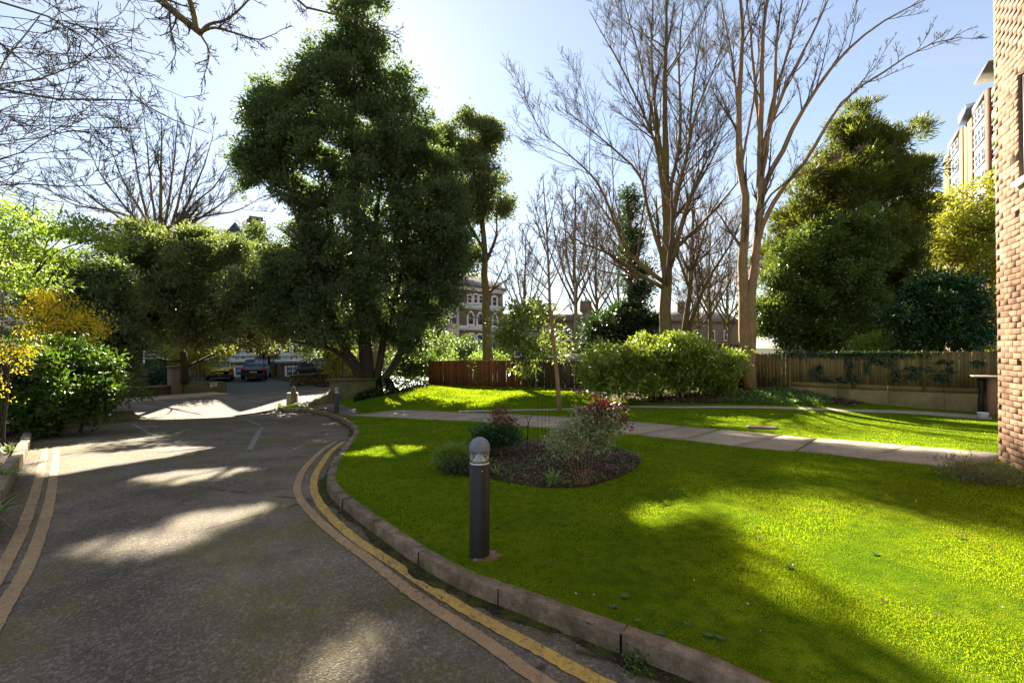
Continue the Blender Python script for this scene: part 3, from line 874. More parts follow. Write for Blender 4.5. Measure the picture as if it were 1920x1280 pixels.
def villa_left():
    Pc = at(500, 651, 45)[:2]
    f = Facade('buff_brick_house', 'buff brick house with white bay windows behind the parked cars', 'house', Pc, (.80, .60))
    zb = f.px(500, 707)[1]; ze = f.px(500, 478)[1]
    m = MB(); m.box(-10, 14, 0, 11, zb - 1, ze); f.part('wall', m, MAT['wall_buff'])
    V = [(-10.5, -.5, ze), (14.5, -.5, ze), (14.5, 11.5, ze), (-10.5, 11.5, ze), (-10.5, 5.5, ze + 2.2), (14.5, 5.5, ze + 2.2)]
    m = MB().add(V, [(0, 1, 5, 4), (2, 3, 4, 5), (3, 2, 1, 0)], [(1, 2, 5), (3, 0, 4)]); rf = f.part('roof', m, MAT['slate'])
    c = f.rect(464, 498, 412, 470, -1.5)
    m = MB(); m.box(c[0], c[1], 1.5, 2.6, ze + .2, c[3]); m.box(c[0] + .2, c[1] - .2, 1.7, 2.4, c[3], c[3] + .35); f.part('chimney', m, MAT['wall_grey'], rf)
    for u0, u1 in ((392, 482), (521, 606)):
        x0, x1 = f.px(u0, 660, 1.0)[0], f.px(u1, 660, 1.0)[0]
        zt = ze - .6
        m = MB(); m.box(x0, x1, -1.0, -.004, zb - 1, zt); bay = f.part('bay', m, MAT['wall_buff'])
        xm = (x0 + x1) / 2
        m = MB().add([(x0 - .3, -1.3, zt), (x1 + .3, -1.3, zt), (xm, -1.3, zt + 3.0), (x0 - .3, 3, zt), (x1 + .3, 3, zt), (xm, 3, zt + 3.0)],
                     [(1, 4, 5, 2), (3, 0, 2, 5), (0, 3, 4, 1)], [(0, 1, 2), (4, 3, 5)]); f.part('gable', m, MAT['slate'], bay)
        z1, z0 = f.px((u0 + u1) / 2, 673.3, 1)[1], f.px((u0 + u1) / 2, 680, 1)[1]
        m = MB(); m.box(x0 - .25, x1 + .25, -1.3, -.003, z0, z1); f.part('band', m, MAT['render_white'], bay)
        z1, z0 = f.px((u0 + u1) / 2, 664.5, 1)[1], f.px((u0 + u1) / 2, 668, 1)[1]
        m = MB(); m.box(x0 + .1, x1 - .1, -1.25, -1.002, z0, z1); f.part('sill', m, MAT['white_paint'], bay)
        w = (u1 - u0)
        for a, b in ((.08, .26), (.33, .67), (.74, .92)):
            f.window(f.rect(u0 + w * a, u0 + w * b, 628, 662, 1.0), 'flat', -1.0, .14, sur=False)
            f.window(f.rect(u0 + w * a, u0 + w * b, 668.8, 671.8, 1.0), 'flat', -1.0, .08, pane=MAT['wall_buff'], sur=False)
            f.window(f.rect(u0 + w * a, u0 + w * b, 580, 612, 1.0), 'flat', -1.0, .14, sur=False)
        for a, b in ((.18, .46), (.54, .82)):
            f.window(f.rect(u0 + w * a, u0 + w * b, 688, 704, 1.0), 'flat', -1.0, .12, pane=MAT['pane_blue'], bars=2, sur=False)
    x0, x1 = f.px(487, 660, 0)[0], f.px(516, 660, 0)[0]
    z1, z0 = f.px(500, 673.5)[1], f.px(500, 680)[1]
    m = MB(); m.box(x0 - .1, x1 + .1, -.2, -.003, z0, z1); f.part('band', m, MAT['render_white'])
    for u in (493, 503):
        x = f.px(u, 660)[0]; m = MB(); m.tubes([(x, -.32, zb), (x, -.32, ze)], [.09, .09], 8); f.part('downpipe', m, MAT['black_iron'])
    # slate clad dormer
    r = f.rect(331, 357, 400, 432, -2)
    m = MB(); m.box(r[0], r[1], 2, 5, ze, r[3]); f.part('dormer', m, MAT['slate'], rf)
    # railing along the basement area
    rl = empty('railing', (*(Pc + f.nrm * 2.2), 0), math.atan2(f.d[1], f.d[0]), 'black iron railing along the basement of the buff house', 'railing')
    xa, xb = f.px(514, 697, 2.2)[0], f.px(600, 697, 2.2)[0]
    zg_ = float(gz(*Pc)) + .03
    m = MB(); m.box(xa, xb, -.02, .02, zg_ + 1.0, zg_ + 1.05); m.build('rail', MAT['black_iron'], rl, local=True)
    for k in range(12):
        x = xa + (xb - xa) * k / 11; m = MB(); m.box(x - .02, x + .02, -.018, .018, zg_ - .3, zg_ + 1.0); m.build('post', MAT['black_iron'], rl, local=True)
villa_left()

def house_left():
    Pc = at(190, 651, 33)[:2]
    f = Facade('gabled_house', 'brown brick house with pale verge boards half hidden by the yellow-flowered shrub', 'house', Pc, (.9, .43))
    zb = float(gz(*Pc)) - .6
    xr = f.px(190, 510)[0]; ze = f.px(190, 511)[1]; xl, zl = f.px(40, 457)
    sl = (zl - ze) / (xr - xl); xa = xr - 8.0; za = ze + sl * 8.0
    m = MB(); m.prism([(xa - 8, zb), (xr - .4, zb), (xr - .4, ze), (xa, za - .15), (xa - 8, ze)], 'y', 0, 10); f.part('wall', m, MAT['wall_brown'])
    m = MB(); m.prism([(xa - 8.4, ze - .1), (xa, za), (xr + .1, ze - .05), (xr + .1, ze + .18), (xa, za + .24), (xa - 8.4, ze + .14)], 'y', -.5, 10.4); rf = f.part('roof', m, MAT['slate'])
    m = MB(); m.prism([(xa, za - .05), (xr + .1, ze - .1), (xr + .1, ze + .2), (xa, za + .26)], 'y', -.58, -.502); f.part('verge_board', m, MAT['render_white'], rf)
    for x in (xr - 2.4, xr - 4.6, xr - 6.8):
        for z in (zb + 1.6, zb + 4.6): f.window((x - .5, x + .5, z, z + 1.5), 'flat', 0, .1, bars=2)
house_left()

def terrace_far():
    Pc = at(1000, 651, 88)[:2]
    f = Facade('brick_terrace', 'grey-brown brick terrace seen through the bare branches', 'house', Pc, (1, .12))
    zb = -1.5; ze = f.px(1100, 602)[1]
    m = MB(); m.box(-5, 40, 0, 10, zb, ze); f.part('wall', m, MAT['wall_grey'])
    V = [(-5.4, -.4, ze), (40.4, -.4, ze), (40.4, 10.4, ze), (-5.4, 10.4, ze), (-5.4, 5, ze + 2.2), (40.4, 5, ze + 2.2)]
    rf = f.part('roof', MB().add(V, [(0, 1, 5, 4), (2, 3, 4, 5), (3, 2, 1, 0)], [(1, 2, 5), (3, 0, 4)]), MAT['tile_brown'])
    for x in (0.0, 10, 20, 30):
        m = MB(); m.box(x, x + 2.2, 4.4, 5.6, ze + 1.2, ze + 4.2)
        for k in range(3): m.lathe([(.14, ze + 4.19), (.12, ze + 4.7)], 8, (x + .4 + .7 * k, 5, 0))
        f.part('chimney', m, MAT['wall_grey'], rf)
    for i in range(14):
        for z in (zb + 1.6, zb + 4.6):
            x = -3.4 + i * 3.1; f.window((x, x + 1.1, z, z + 1.7), 'flat', 0, .12)
terrace_far()

MAT['eaves'] = m_plain('eaves_concrete', (0.30, 0.27, 0.23), (0.25, 0.22, 0.19), 2, .8)
def tower():
    Y0 = 58.0
    Pn = at(1849, 651, Y0)[:2]
    d = np.array([.617, 1.0]); d /= np.linalg.norm(d)
    f = Facade('tower_block', 'yellow brick tower block with white windows and grey panels', 'apartment block', Pn, -d)
    def X(u, out=0.0): return f.px(u, 400, out)[0]
    xf = X(1770); zt = f.px(1849, 178)[1]
    zb = -1.0
    # strips between piers
    z_roof = zt
    m = MB(); m.box(xf, 8, .02, 12, zb, z_roof - .3); f.part('wall', m, MAT['grey_panel'])
    for a, b, o, top in ((1770, 1780.5, .15, -.9), (1799.5, 1806, .15, 0.0), (1816, 1824, .15, 0.0)):
        m = MB(); m.box(X(a, o), X(b, o), -o, .018, zb, z_roof + top); f.part('pier', m, MAT['wall_yellow'])
    m = MB(); m.box(X(1806.5), X(1815.5), -.02, .015, zb, z_roof - .2); f.part('brick_infill', m, MAT['wall_yellow'])
    m = MB(); m.box(X(1800, .6), X(1816, .6), -.7, 3, z_roof + .01, z_roof + 1.3); f.part('parapet', m, MAT['grey_panel'])
    for ua, ub in ((1779, 1800), (1824, 1849.5)):
        m = MB(); m.box(X(ua, .2), X(ub, .2), -.25, 3, z_roof - .3, z_roof + .4); f.part('roof_edge', m, MAT['eaves'])
    zs = z_roof - .35; k = 0
    while zs > 8:
        for ua, ub, nw in ((1781, 1799, 3), (1824.5, 1849, 4)):
            xa, xb = X(ua), X(ub); w = (xb - xa) / nw
            for q in range(nw):
                f.window((xa + q * w + .05, xa + (q + 1) * w - .05, zs - 1.5, zs - .08), 'flat', 0.0, .04, pane=MAT['pane_blue'], bars=1, sur=False)
            m = MB(); m.box(xa, xb, -.09, -.003, zs - 1.78, zs - 1.62); f.part('white_band', m, MAT['white_paint'])
        zs -= 2.75; k += 1
    m = MB(); m.box(X(1849.5, .3), X(1856, .3), -.35, .018, zb, z_roof - .1); f.part('pier', m, MAT['wall_red'])
    zs = z_roof - .4
    while zs > 8:
        m = MB(); m.box(X(1856.5), X(1878), -.12, .012, zs - 1.2, zs - .1); f.part('green_panel', m, MAT['green_panel'])
        f.window((X(1857), X(1876), zs - 2.6, zs - 1.35), 'flat', 0, .08, bars=2, sur=False)
        zs -= 2.75
    m = MB(); m.box(X(1838, 1.2), 9, -1.6, 10, z_roof + .42, z_roof + .65); f.part('roof', m, MAT['eaves'])
tower()
def penthouse():
    Pc = at(1722, 651, 80)[:2]
    f = Facade('rendered_block', 'pale rendered block with a flat roof beyond the yew', 'apartment block', Pc, (1, -.25))
    zt = f.px(1722, 364)[1]
    x1 = 7.5
    m = MB(); m.box(-.6, x1, 0, 8, -1, zt - .4); f.part('wall', m, MAT['render_white'])
    m = MB(); m.box(-1.2, x1 + .5, -.6, 8.5, zt - .39, zt); f.part('roof', m, MAT['grey_panel'])
    for k in range(6):
        z = zt - 2.6 - 2.9 * k
        f.window((.6, 3.8, z, z + 1.7), 'flat', 0, .15, pane=MAT['pane_blue'], bars=2, sur=False)
        f.window((4.6, 6.6, z, z + 1.7), 'flat', 0, .15, pane=MAT['pane_blue'], bars=2, sur=False)
    m = MB(); m.tubes([(3.0, 2, zt), (3.0, 2, zt + 1.6)], [.05, .04], 6); m.tubes([(2.3, 2, zt + 1.2), (3.7, 2, zt + 1.2)], [.03, .03], 5); f.part('aerial', m, MAT['black_iron'])
penthouse()

# ------------------------------------------------------------ walls by the street
def u_of(p): return 960 + F * p[0] / p[1]
wl_o = far_kerb_a - SN * 1.65
def wall_at_u(u):
    t = np.linspace(-20, 25, 4000); P = wl_o + SD * t[:, None]
    U = 960 + F * P[:, 0] / P[:, 1]
    return t[int(np.argmin(np.abs(U - u)))]
def street_walls():
    rz = math.atan2(SD[1], SD[0])
    g = lambda t: float(gz(*(wl_o + SD * t)))
    def zpix(t, v): return EYE + (651 - v) / F * float((wl_o + SD * t)[1])
    t0, t1, t2, t3 = -6.0, wall_at_u(321), wall_at_u(341), wall_at_u(427)
    r = empty('low_wall', (*wl_o, 0), rz, 'dark low garden wall with pale coping left of the brick pier', 'wall')
    m = MB(); zt = zpix(t1, 724); m.box(t0, t1 - .01, .0, .25, g(t0) - 1.2, zt); m.build('wall_face', MAT['rubble'], r, local=True)
    m = MB(); m.cbox(t0, t1 - .012, -.05, .30, zt + .002, zt + .07, .01); m.build('coping', MAT['kerb'], r, local=True)
    r = empty('brick_pier', (*wl_o, 0), rz, 'square brick gate pier with weathered cap between the two low walls', 'pier')
    zt = zpix(t1, 690); m = MB(); m.box(t1, t2, -.06, .45, g(t1) - .6, zt); m.build('shaft', MAT['wall_brown'], r, local=True)
    m = MB(); m.cbox(t1 - .05, t2 + .05, -.12, .5, zt + .002, zt + .14, .05); m.build('cap', MAT['mossy'], r, local=True)
    r = empty('low_wall', (*wl_o, 0), rz, 'mossy low brick wall with rounded end carrying the small red and white sign', 'wall')
    zt = zpix(t2, 714); zt2 = zpix(t3, 714); zb = g(t2) - .6
    pts = [(t2 + .01, zb), (t3, zb)] + [(t3 - .35 + .33 * math.cos(a), zt2 - .33 + .33 * math.sin(a)) for a in np.linspace(0.1, math.pi / 2, 6)] + [(t2 + .01, zt)]
    m = MB(); m.prism(pts, 'y', 0, .3); m.build('wall_face', MAT['mossy'], r, local=True)
    s = empty('wall_sign', (*wl_o, 0), rz, 'small white sign with a red heading fixed to the mossy low wall', 'sign')
    ta, tb = wall_at_u(394.5), wall_at_u(407.5); za, zb2 = zpix(ta, 717.5), zpix(ta, 725.5)
    m = MB(); m.box(ta, tb, -.022, -.002, zb2, za); m.build('plate', MAT['white_paint'], s, local=True)
    red = m_plain('sign_red', (0.55, 0.03, 0.03), rough=.5)
    m = MB(); h = za - zb2; m.box(ta + .015, tb - .015, -.026, -.0225, za - h * .33, za - .015); m.build('red_band', red, s, local=True)
    for k in range(3):
        m = MB(); z = za - h * (.46 + .15 * k); m.box(ta + .04 + .02 * k, tb - .05 - .01 * k, -.025, -.0225, z - h * .06, z); m.build('text_line', red, s, local=True)
    # right hand rubble wall across the street
    ta = wall_at_u(552)
    P = wl_o + SD * ta
    r = empty('rubble_wall', (*P, 0), rz, 'dark rubble stone wall on the right of the forecourt entrance', 'wall')
    zt = EYE + (651 - 705) / F * P[1]; zb = float(gz(*P)) - .6
    # individual stones facing the wall
    rr = np.random.default_rng(5); z = zb + .35; k = 0
    m = MB(); m.box(.0, 11, .06, .5, zb, zt - .02); m.build('wall_core', MAT['mortar'], r, local=True)
    while z < zt - .05:
        h = min(rr.uniform(.15, .22), zt - z); x = -.02
        while x < 6.4:
            w = rr.uniform(.25, .55); d0 = rr.uniform(-.03, .03)
            m = MB(); m.box(x, x + w - .02, d0, .4, z, z + h - .02, fn=lambda V: V + rr.normal(0, .012, V.shape)); m.build('stone', MAT['rubble'], r, local=True); x += w
        z += h
    m = MB(); m.cbox(-.08, 11, -.05, .55, zt + .002, zt + .1, .03); m.build('coping', MAT['mossy'], r, local=True)
street_walls()

def wedge_wall():
    A = gp(625, 754)[:2]; B = at(704, 730, 21.0)[:2]
    d = B - A; L = np.linalg.norm(d); rz = math.atan2(d[1], d[0])
    r = empty('retaining_wall', (*A, 0), rz, 'short mossy retaining wall with a sloping end under the big evergreen', 'wall')
    za = EYE + (651 - 714) / F * A[1]; zb_ = EYE + (651 - 712) / F * B[1]
    ga, gb = float(gz(*A)) - .5, float(gz(*B)) - .8
    m = MB().add([(0, 0, ga), (L, 0, gb), (L, .4, gb), (0, .4, ga), (0, 0, za), (L, 0, zb_), (L, .4, zb_), (0, .4, za)],
                 [(3, 2, 1, 0), (4, 5, 6, 7), (0, 1, 5, 4), (1, 2, 6, 5), (2, 3, 7, 6), (3, 0, 4, 7)]); m.build('wall_face', MAT['mossy'], r, local=True)
    zm = za - .42
    m = MB().add([(-.85, -.05, ga), (-.003, -.02, ga), (-.003, .42, ga), (-.85, .42, ga), (-.85, -.02, ga + .52), (-.003, -.02, zm), (-.003, .42, zm), (-.85, .42, ga + .52)],
                 [(3, 2, 1, 0), (4, 5, 6, 7), (0, 1, 5, 4), (1, 2, 6, 5), (2, 3, 7, 6), (3, 0, 4, 7)]); m.build('sloping_end', MAT['mossy'], r, local=True)
    m = MB(); m.box(-.06, L + .04, -.05, .45, 0, .07, fn=lambda V: V + np.column_stack([V[:, 0] * 0, V[:, 0] * 0, za + (zb_ - za) * V[:, 0] / L + .002])); m.build('coping', MAT['mossy'], r, local=True)
wedge_wall()
def mossy_stub():
    A = gp(120, 806, DRIVE)[:2]; B = gp(272, 784, DRIVE)[:2]
    d = B - A; L = np.linalg.norm(d)
    r = empty('mossy_wall', (*A, 0), math.atan2(d[1], d[0]), 'low mossy wall whose end slopes down to the road under the laurel', 'wall')
    zg = float(gz(*A)) + DRIVE; ze = float(gz(*B)) + DRIVE
    m = MB(); m.prism([(0, zg - .3), (L, ze - .3), (L, ze + .04), (L * .84, ze + .30), (L * .80, ze + .42), (0, zg + .42)], 'y', -.02, .5)
    m.build('wall_face', MAT['mossy'], r, local=True)
    m = MB(); m.prism([(-.02, zg + .424), (L * .79, ze + .424), (L * .79, ze + .49), (-.02, zg + .49)], 'y', -.05, .54); m.build('coping', MAT['mossy'], r, local=True)
mossy_stub()

# ------------------------------------------------------------ bollard lights, stone post, cabinet
MAT['bollard'] = m_plain('dark_bollard_paint', (0.026, 0.024, 0.022), (0.019, 0.018, 0.016), 30, 0.48, 0.4, bump=0.05, bscale=200)
MAT['cap'] = m_plain('bollard_cap', (0.21, 0.21, 0.24), (0.17, 0.17, 0.20), 10, 0.42, 0.45)
MAT['cone'] = m_plain('aluminium_cone', (0.74, 0.72, 0.72), (0.68, 0.66, 0.66), 10, 0.35, 0.5, metal=0.15)
def m_clear(name):
    t = NT(name)
    tr = t.n('BsdfTransparent', Color=(0.97, 0.98, 0.96, 1)); gl = t.n('BsdfGlossy', Roughness=0.10)
    fr = t.n('Fresnel', IOR=1.2); mx = t.n('MixShader'); t.set(mx.inputs[0], fr)
    t.t.links.new(tr.outputs[0], mx.inputs[1]); t.t.links.new(gl.outputs[0], mx.inputs[2])
    df = t.n('BsdfDiffuse', Color=(.7, .72, .7, 1)); lw = t.n('LayerWeight', Blend=0.35); m2 = t.n('MixShader')
    t.set(m2.inputs[0], t.math('ADD', t.math('MULTIPLY', lw.outputs['Facing'], .30), .04))
    t.t.links.new(mx.outputs[0], m2.inputs[1]); t.t.links.new(df.outputs[0], m2.inputs[2]); t.t.links.new(m2.outputs[0], t.out.inputs[0])
    return t.m
MAT['clear'] = m_clear('clear_polycarbonate')
def bollard(P, label):
    r = empty('bollard_light', P, 0, label, 'bollard light', 'bollard lights beside the drive')
    R = .0825
    MB().lathe([(R - .002, -.1), (R, .0), (R, .735), (R - .004, .742), (.02, .743)], 40).build('post', MAT['bollard'], r, smooth=False, local=True)
    MB().lathe([(.005, .744), (R - .002, .744), (R - .002, .757), (R - .012, .760), (.060, .768), (.045, .782), (.030, .803), (.020, .828), (.016, .85)], 32).build('reflector_cone', MAT['cone'], r, smooth=True, local=True)
    MB().lathe([(R - .003, .757), (R - .003, .846), (R - .008, .846), (R - .008, .757), (R - .003, .757)], 32).build('lens', MAT['clear'], r, smooth=True, local=True)
    MB().lathe([(.01, .8461), (R + .003, .8461), (R + .004, .852)] + [((R + .004) * math.cos(a), .866 + .092 * math.sin(a)) for a in np.linspace(0, math.pi / 2 - .04, 12)], 40).build('cap', MAT['cap'], r, smooth=True, local=True)
    for a in (-1.25, .4, 2.6):
        b = MB(); b.tubes([(math.cos(a) * (R - .003), math.sin(a) * (R - .003), .70), (math.cos(a) * (R + .002), math.sin(a) * (R + .002), .70)], [.005, .005], 8); b.build('screw', MAT['cone'], r, local=True)
    m = MB(); m.add(*_slab_blob(.115, 14, 3)); m.build('footing', MAT['kerb'], r, local=True)
    return r
def _slab_blob(R, n, seed):
    q = np.random.default_rng(seed); a = np.arange(n) * 2 * np.pi / n; rr = R * (1 + q.normal(0, .09, n))
    V = np.concatenate([np.column_stack([rr * np.cos(a) + .055, rr * np.sin(a) - .005, np.full(n, .006)]), np.column_stack([rr * 1.05 * np.cos(a) + .04, rr * 1.05 * np.sin(a) - .01, np.full(n, -.05)])])
    return V, [(i, n + i, n + (i + 1) % n, (i + 1) % n) for i in range(n)], [list(range(n))]
pb = at(899, 1040, 3.96); bollard((pb[0], pb[1], float(gz(pb[0], pb[1]))), 'dark grey domed bollard light on the lawn beside the kerb')
pb = at(631, 776, 17.6); bollard((pb[0], pb[1], float(gz(pb[0], pb[1]))), 'small distant domed bollard light where the path meets the drive')
pp = at(550, 764, 22.7); pz = float(gz(pp[0], pp[1]))
sp_ = empty('stone_post', (pp[0], pp[1], pz), .3, 'mossy stone bollard post standing on the kerb at the road corner', 'post')
MB().lathe([(.13, -.2), (.13, .02), (.115, .05), (.112, .62), (.125, .66), (.125, .72), (.105, .76), (.085, .86), (.04, .93), (.01, .95)], 8).build('shaft', m_stone('mossy_ochre_stone', (0.24, 0.19, 0.07), (0.15, 0.12, 0.05), (0.13, 0.13, 0.03), .7, 4, 0, 50), sp_, local=True)
cb = at(548, 757, 24.3); cz = float(gz(cb[0], cb[1]))
cab = empty('utility_cabinet', (cb[0], cb[1], cz - .15), .25, 'pale utility cabinet standing just behind the mossy stone post', 'cabinet')
pale = m_plain('pale_cabinet_paint', (0.42, 0.34, 0.26), rough=.6)
MB().cbox(-.25, .25, -.14, .14, .05, .74, .02).build('body', pale, cab, local=True)
MB().box(-.22, .22, -.155, -.142, .12, .68).build('door', pale, cab, local=True)
MB().box(-.27, .27, -.16, .16, -.2, .049).build('plinth', MAT['kerb'], cab, local=True)

# ------------------------------------------------------------ lamp posts
def lamp(P, h, label):
    r = empty('street_lamp', P, 0, label, 'street lamp')
    MB().lathe([(.13, -.3), (.13, .0), (.10, .12), (.10, .75), (.12, .8), (.065, .9), (.045, h * .6), (.038, h)], 12).build('post', MAT['black_iron'], r, smooth=True, local=True)
    MB().lathe([(.05, h), (.10, h + .08), (.17, h + .5), (.19, h + .52), (.10, h + .66), (.03, h + .76)], 8).build('lantern', MAT['pane_blue'], r, local=True)
lp = at(643, 705, 31); lamp((lp[0], lp[1], float(gz(lp[0], lp[1])) - .1), 4.4, 'slim black lamp post under the lower boughs of the big evergreen')
lp = at(1079, 668, 34); lz = float(gz(lp[0], lp[1]))
pl = empty('signal_pole', (lp[0], lp[1], lz - .4), 0, 'thin grey pole standing behind the dark fence', 'pole')
MB().lathe([(.06, 0), (.055, 3.0), (.04, 6.9), (.01, 6.95)], 8).build('shaft', m_plain('grey_galvanised', (.2, .2, .19), rough=.5), pl, local=True)
MB().box(-.35, .05, -.03, .03, 6.6, 6.66).build('bracket', MAT['black_iron'], pl, local=True)

# ------------------------------------------------------------ cars
MAT['tyre'] = m_plain('tyre_rubber', (0.015, 0.015, 0.015), rough=.9)
MAT['rim'] = m_plain('alloy_rim', (0.45, 0.45, 0.46), rough=.35, metal=.7)
MAT['tail'] = m_plain('tail_lamp_red', (0.45, 0.02, 0.02), rough=.2, spec=.6)
MAT['plate'] = m_plain('yellow_plate', (0.75, 0.42, 0.04), rough=.5)
MAT['car_glass'] = m_glass('car_glass', (0.03, 0.06, 0.11), 0.03)
MAT['black_plastic'] = m_plain('black_plastic', (0.02, 0.02, 0.022), rough=.6)
def m_carpaint(name, c):
    t = NT(name); t.base(c, .3, .5, .0); t.b.inputs['Coat Weight'].default_value = .8; t.b.inputs['Coat Roughness'].default_value = .04
    return t.m
def car(P, heading, label, color, tall=1.47, L=4.2, W=1.78, estate=False):
    r = empty('parked_car', P, heading, label, 'car', 'parked cars')
    paint = m_carpaint('car_paint_' + label.split()[0], color)
    h = L / 2; hw = W / 2
    xs = np.array([-h, -h + .06, -h + .35, -h + .9, -.4, .5, h - 1.05, h - .5, h - .1, h])
    ws = np.array([.74, .86, .97, 1., 1., 1., .99, .95, .83, .68]) * hw
    zb = np.array([.36, .27, .24, .22, .2, .2, .22, .22, .25, .34])
    zt = np.array([.72, .90, .97, .97, .95, .94, .95, .88, .74, .58]) + (tall - 1.47) * .4
    V = []
    for x, w, a, b in zip(xs, ws, zb, zt):
        m_ = a + (b - a) * .55
        sec = [(w * .86, a), (w * .97, a + .08), (w, m_), (w * .985, m_ + (b - m_) * .6), (w * .91, b - .02), (w * .5, b + .015)]
        V += [(x, y, z) for y, z in sec] + [(x, -y, z) for y, z in sec[::-1]]
    k = 12; n = len(xs); idx = np.arange(n * k).reshape(n, k); nx = np.roll(idx, -1, 1)
    q = np.stack([idx[:-1], idx[1:], nx[1:], nx[:-1]], -1).reshape(-1, 4)
    m = MB(); m.add(V, q[:, ::-1], [list(idx[0])], [list(idx[-1][::-1])])
    body = m.build('body', paint, r, smooth=True, local=True)
    zbelt = .95 + (tall - 1.47) * .4
    xr0 = -h + (.12 if estate else .22); xr1 = -h + (.55 if estate else .85)
    cab = [(xr0, .83, zbelt - .03), (xr1, .68, tall - .06), ((xr1 + .15), .63, tall), (.15, .63, tall - .01), (.45, .66, tall - .10), (h - .98, .80, zbelt - .02)]
    V = []
    for x, w, z in cab:
        V += [(x, w * hw, z), (x, -w * hw, z)]
    q = [(2 * i, 2 * i + 1, 2 * i + 3, 2 * i + 2) for i in range(5)]
    side = [[2 * i for i in range(6)][::-1], [2 * i + 1 for i in range(6)]]
    m = MB(); m.add(V, q, side); m.build('cabin', paint, r, local=True)
    def panel(name, pts, mat, n, off=.012, parent=None):
        pts = np.array(pts, float); n = np.array(n, float); n /= np.linalg.norm(n)
        m = MB(); kk = len(pts); m.add(np.vstack([pts + n * off, pts - n * .02]), [list(range(kk))], [(i, kk + i, kk + (i + 1) % kk, (i + 1) % kk) for i in range(kk)]); return m.build(name, mat, parent or r, local=True)
    a, b = np.array([xr0, .83 * hw, zbelt - .03]), np.array([xr1, .68 * hw, tall - .06])
    nrm = (-(b[2] - a[2]), 0, b[0] - a[0])
    mx = lambda p, y: (p[0], y, p[2])
    p0, p1 = a + (b - a) * .16, a + (b - a) * .93
    panel('rear_window', [mx(p0, p0[1] - .07), mx(p0, -p0[1] + .07), mx(p1, -p1[1] + .05), mx(p1, p1[1] - .05)], MAT['car_glass'], nrm)
    a, b = np.array([h - .98, .80 * hw, zbelt]), np.array([.45, .66 * hw, tall - .10])
    p0, p1 = a + (b - a) * .06, a + (b - a) * .95
    panel('windscreen', [mx(p0, p0[1] - .06), mx(p1, p1[1] - .05), mx(p1, -p1[1] + .05), mx(p0, -p0[1] + .06)], MAT['car_glass'], (b[2] - a[2], 0, a[0] - b[0]))
    for s in (1, -1):
        for xa, xb, xc, xd in ((xr0 + .38, -.22, -.22, xr1 + .12), (-.14, h - 1.2, .38, -.14)):
            z0, z1 = zbelt + .03, tall - .12
            f0, f1 = .825 * hw, .665 * hw
            panel('side_window', [(xa, s * f0, z0), (xb, s * f0, z0), (xc, s * f1, z1), (xd, s * f1, z1)][::s], MAT['car_glass'], (0, s, .35))
        m = MB(); m.cbox(-h - .01, -h + .2, s * hw * .80 - .13, s * hw * .80 + .11, .66 + (tall - 1.47) * .4, .90 + (tall - 1.47) * .4, .03); m.build('tail_lamp', MAT['tail'], r, local=True)
        m = MB(); m.cbox(h - .3, h - .02, s * hw * .62 - .14, s * hw * .62 + .14, .56, .70, .03); m.build('headlight', MAT['rim'], r, local=True)
        m = MB(); m.cbox(.78, .95, s * (hw + .02) - .01, s * (hw + .17) + .01, .93, 1.06, .03) if s > 0 else m.cbox(.78, .95, -(hw + .17), -(hw + .0), .93, 1.06, .03); m.build('mirror', paint, r, local=True)
        for x in (-h + .78, h - .80):
            th = np.array([[x, s * (hw - .2), .31], [x, s * (hw + .012), .31]])
            t = MB(); t.tubes(np.array([[x, s * (hw - .2), .31], [x, s * (hw - .02), .31], [x, s * (hw + .014), .31]]), [.31, .31, .27], 20); w = t.build('wheel', MAT['tyre'], r, local=True)
            t = MB(); t.tubes(np.array([[x, s * (hw - .1), .31], [x, s * (hw + .018), .31], [x, s * (hw + .026), .31]]), [.2, .2, .08], 14); t.build('rim', MAT['rim'], w, local=True)
    m = MB(); m.box(-h - .018, -h + .1, -.26, .26, .50 + (tall - 1.47) * .3, .62 + (tall - 1.47) * .3); m.build('number_plate', MAT['plate'], r, local=True)
    m = MB(); m.cbox(-h - .03, -h + .3, -hw * .86, hw * .86, .24, .46, .05); m.build('bumper', MAT['black_plastic'], r, local=True)
    return r
def park(u, v, Y, face, label, color, **kw):
    p = at(u, v, Y); z = float(gz(p[0], p[1])) - .03
    return car((p[0], p[1], z), math.atan2(face[1], face[0]), label, color, **kw)
park(482, 706, 38.2, (-.36, .93), 'dark blue estate car parked tail out in front of the buff house', (0.012, 0.028, 0.06), tall=1.55, L=4.4, estate=True)
park(413, 708, 37.4, (-.50, .87), 'bright yellow hatchback parked beside the dark blue estate car', (0.55, 0.40, 0.01))
park(592, 702, 40.0, (-.75, .66), 'black hatchback half hidden behind the rubble wall', (0.008, 0.010, 0.016), tall=1.6)
park(330, 708, 36.5, (-.55, .84), 'silver car screened by the twiggy shrub on the forecourt', (0.35, 0.37, 0.38))
def park_behind(u, v_top, Y, face, label, color, **kw):
    p = at(u, v_top, Y); return car((p[0], p[1], p[2] - kw.get('tall', 1.47)), math.atan2(face[1], face[0]), label, color, **kw)
park_behind(1100, 664, 26, (1, .2), 'silver car whose roof shows above the dark fence beside the clipped hedge', (0.55, 0.6, 0.62))
park_behind(1592, 646, 25, (1, -.3), 'red car whose roof shows above the olive fence', (0.5, 0.02, 0.03))
park_behind(1372, 646, 24, (1, -.2), 'dark red car behind the hedge end beside the twin-stemmed tree', (0.28, 0.015, 0.02))
park_behind(18, 676, 27, (.9, .4), 'pale blue car glimpsed through the laurel at the far left', (0.35, 0.45, 0.6))

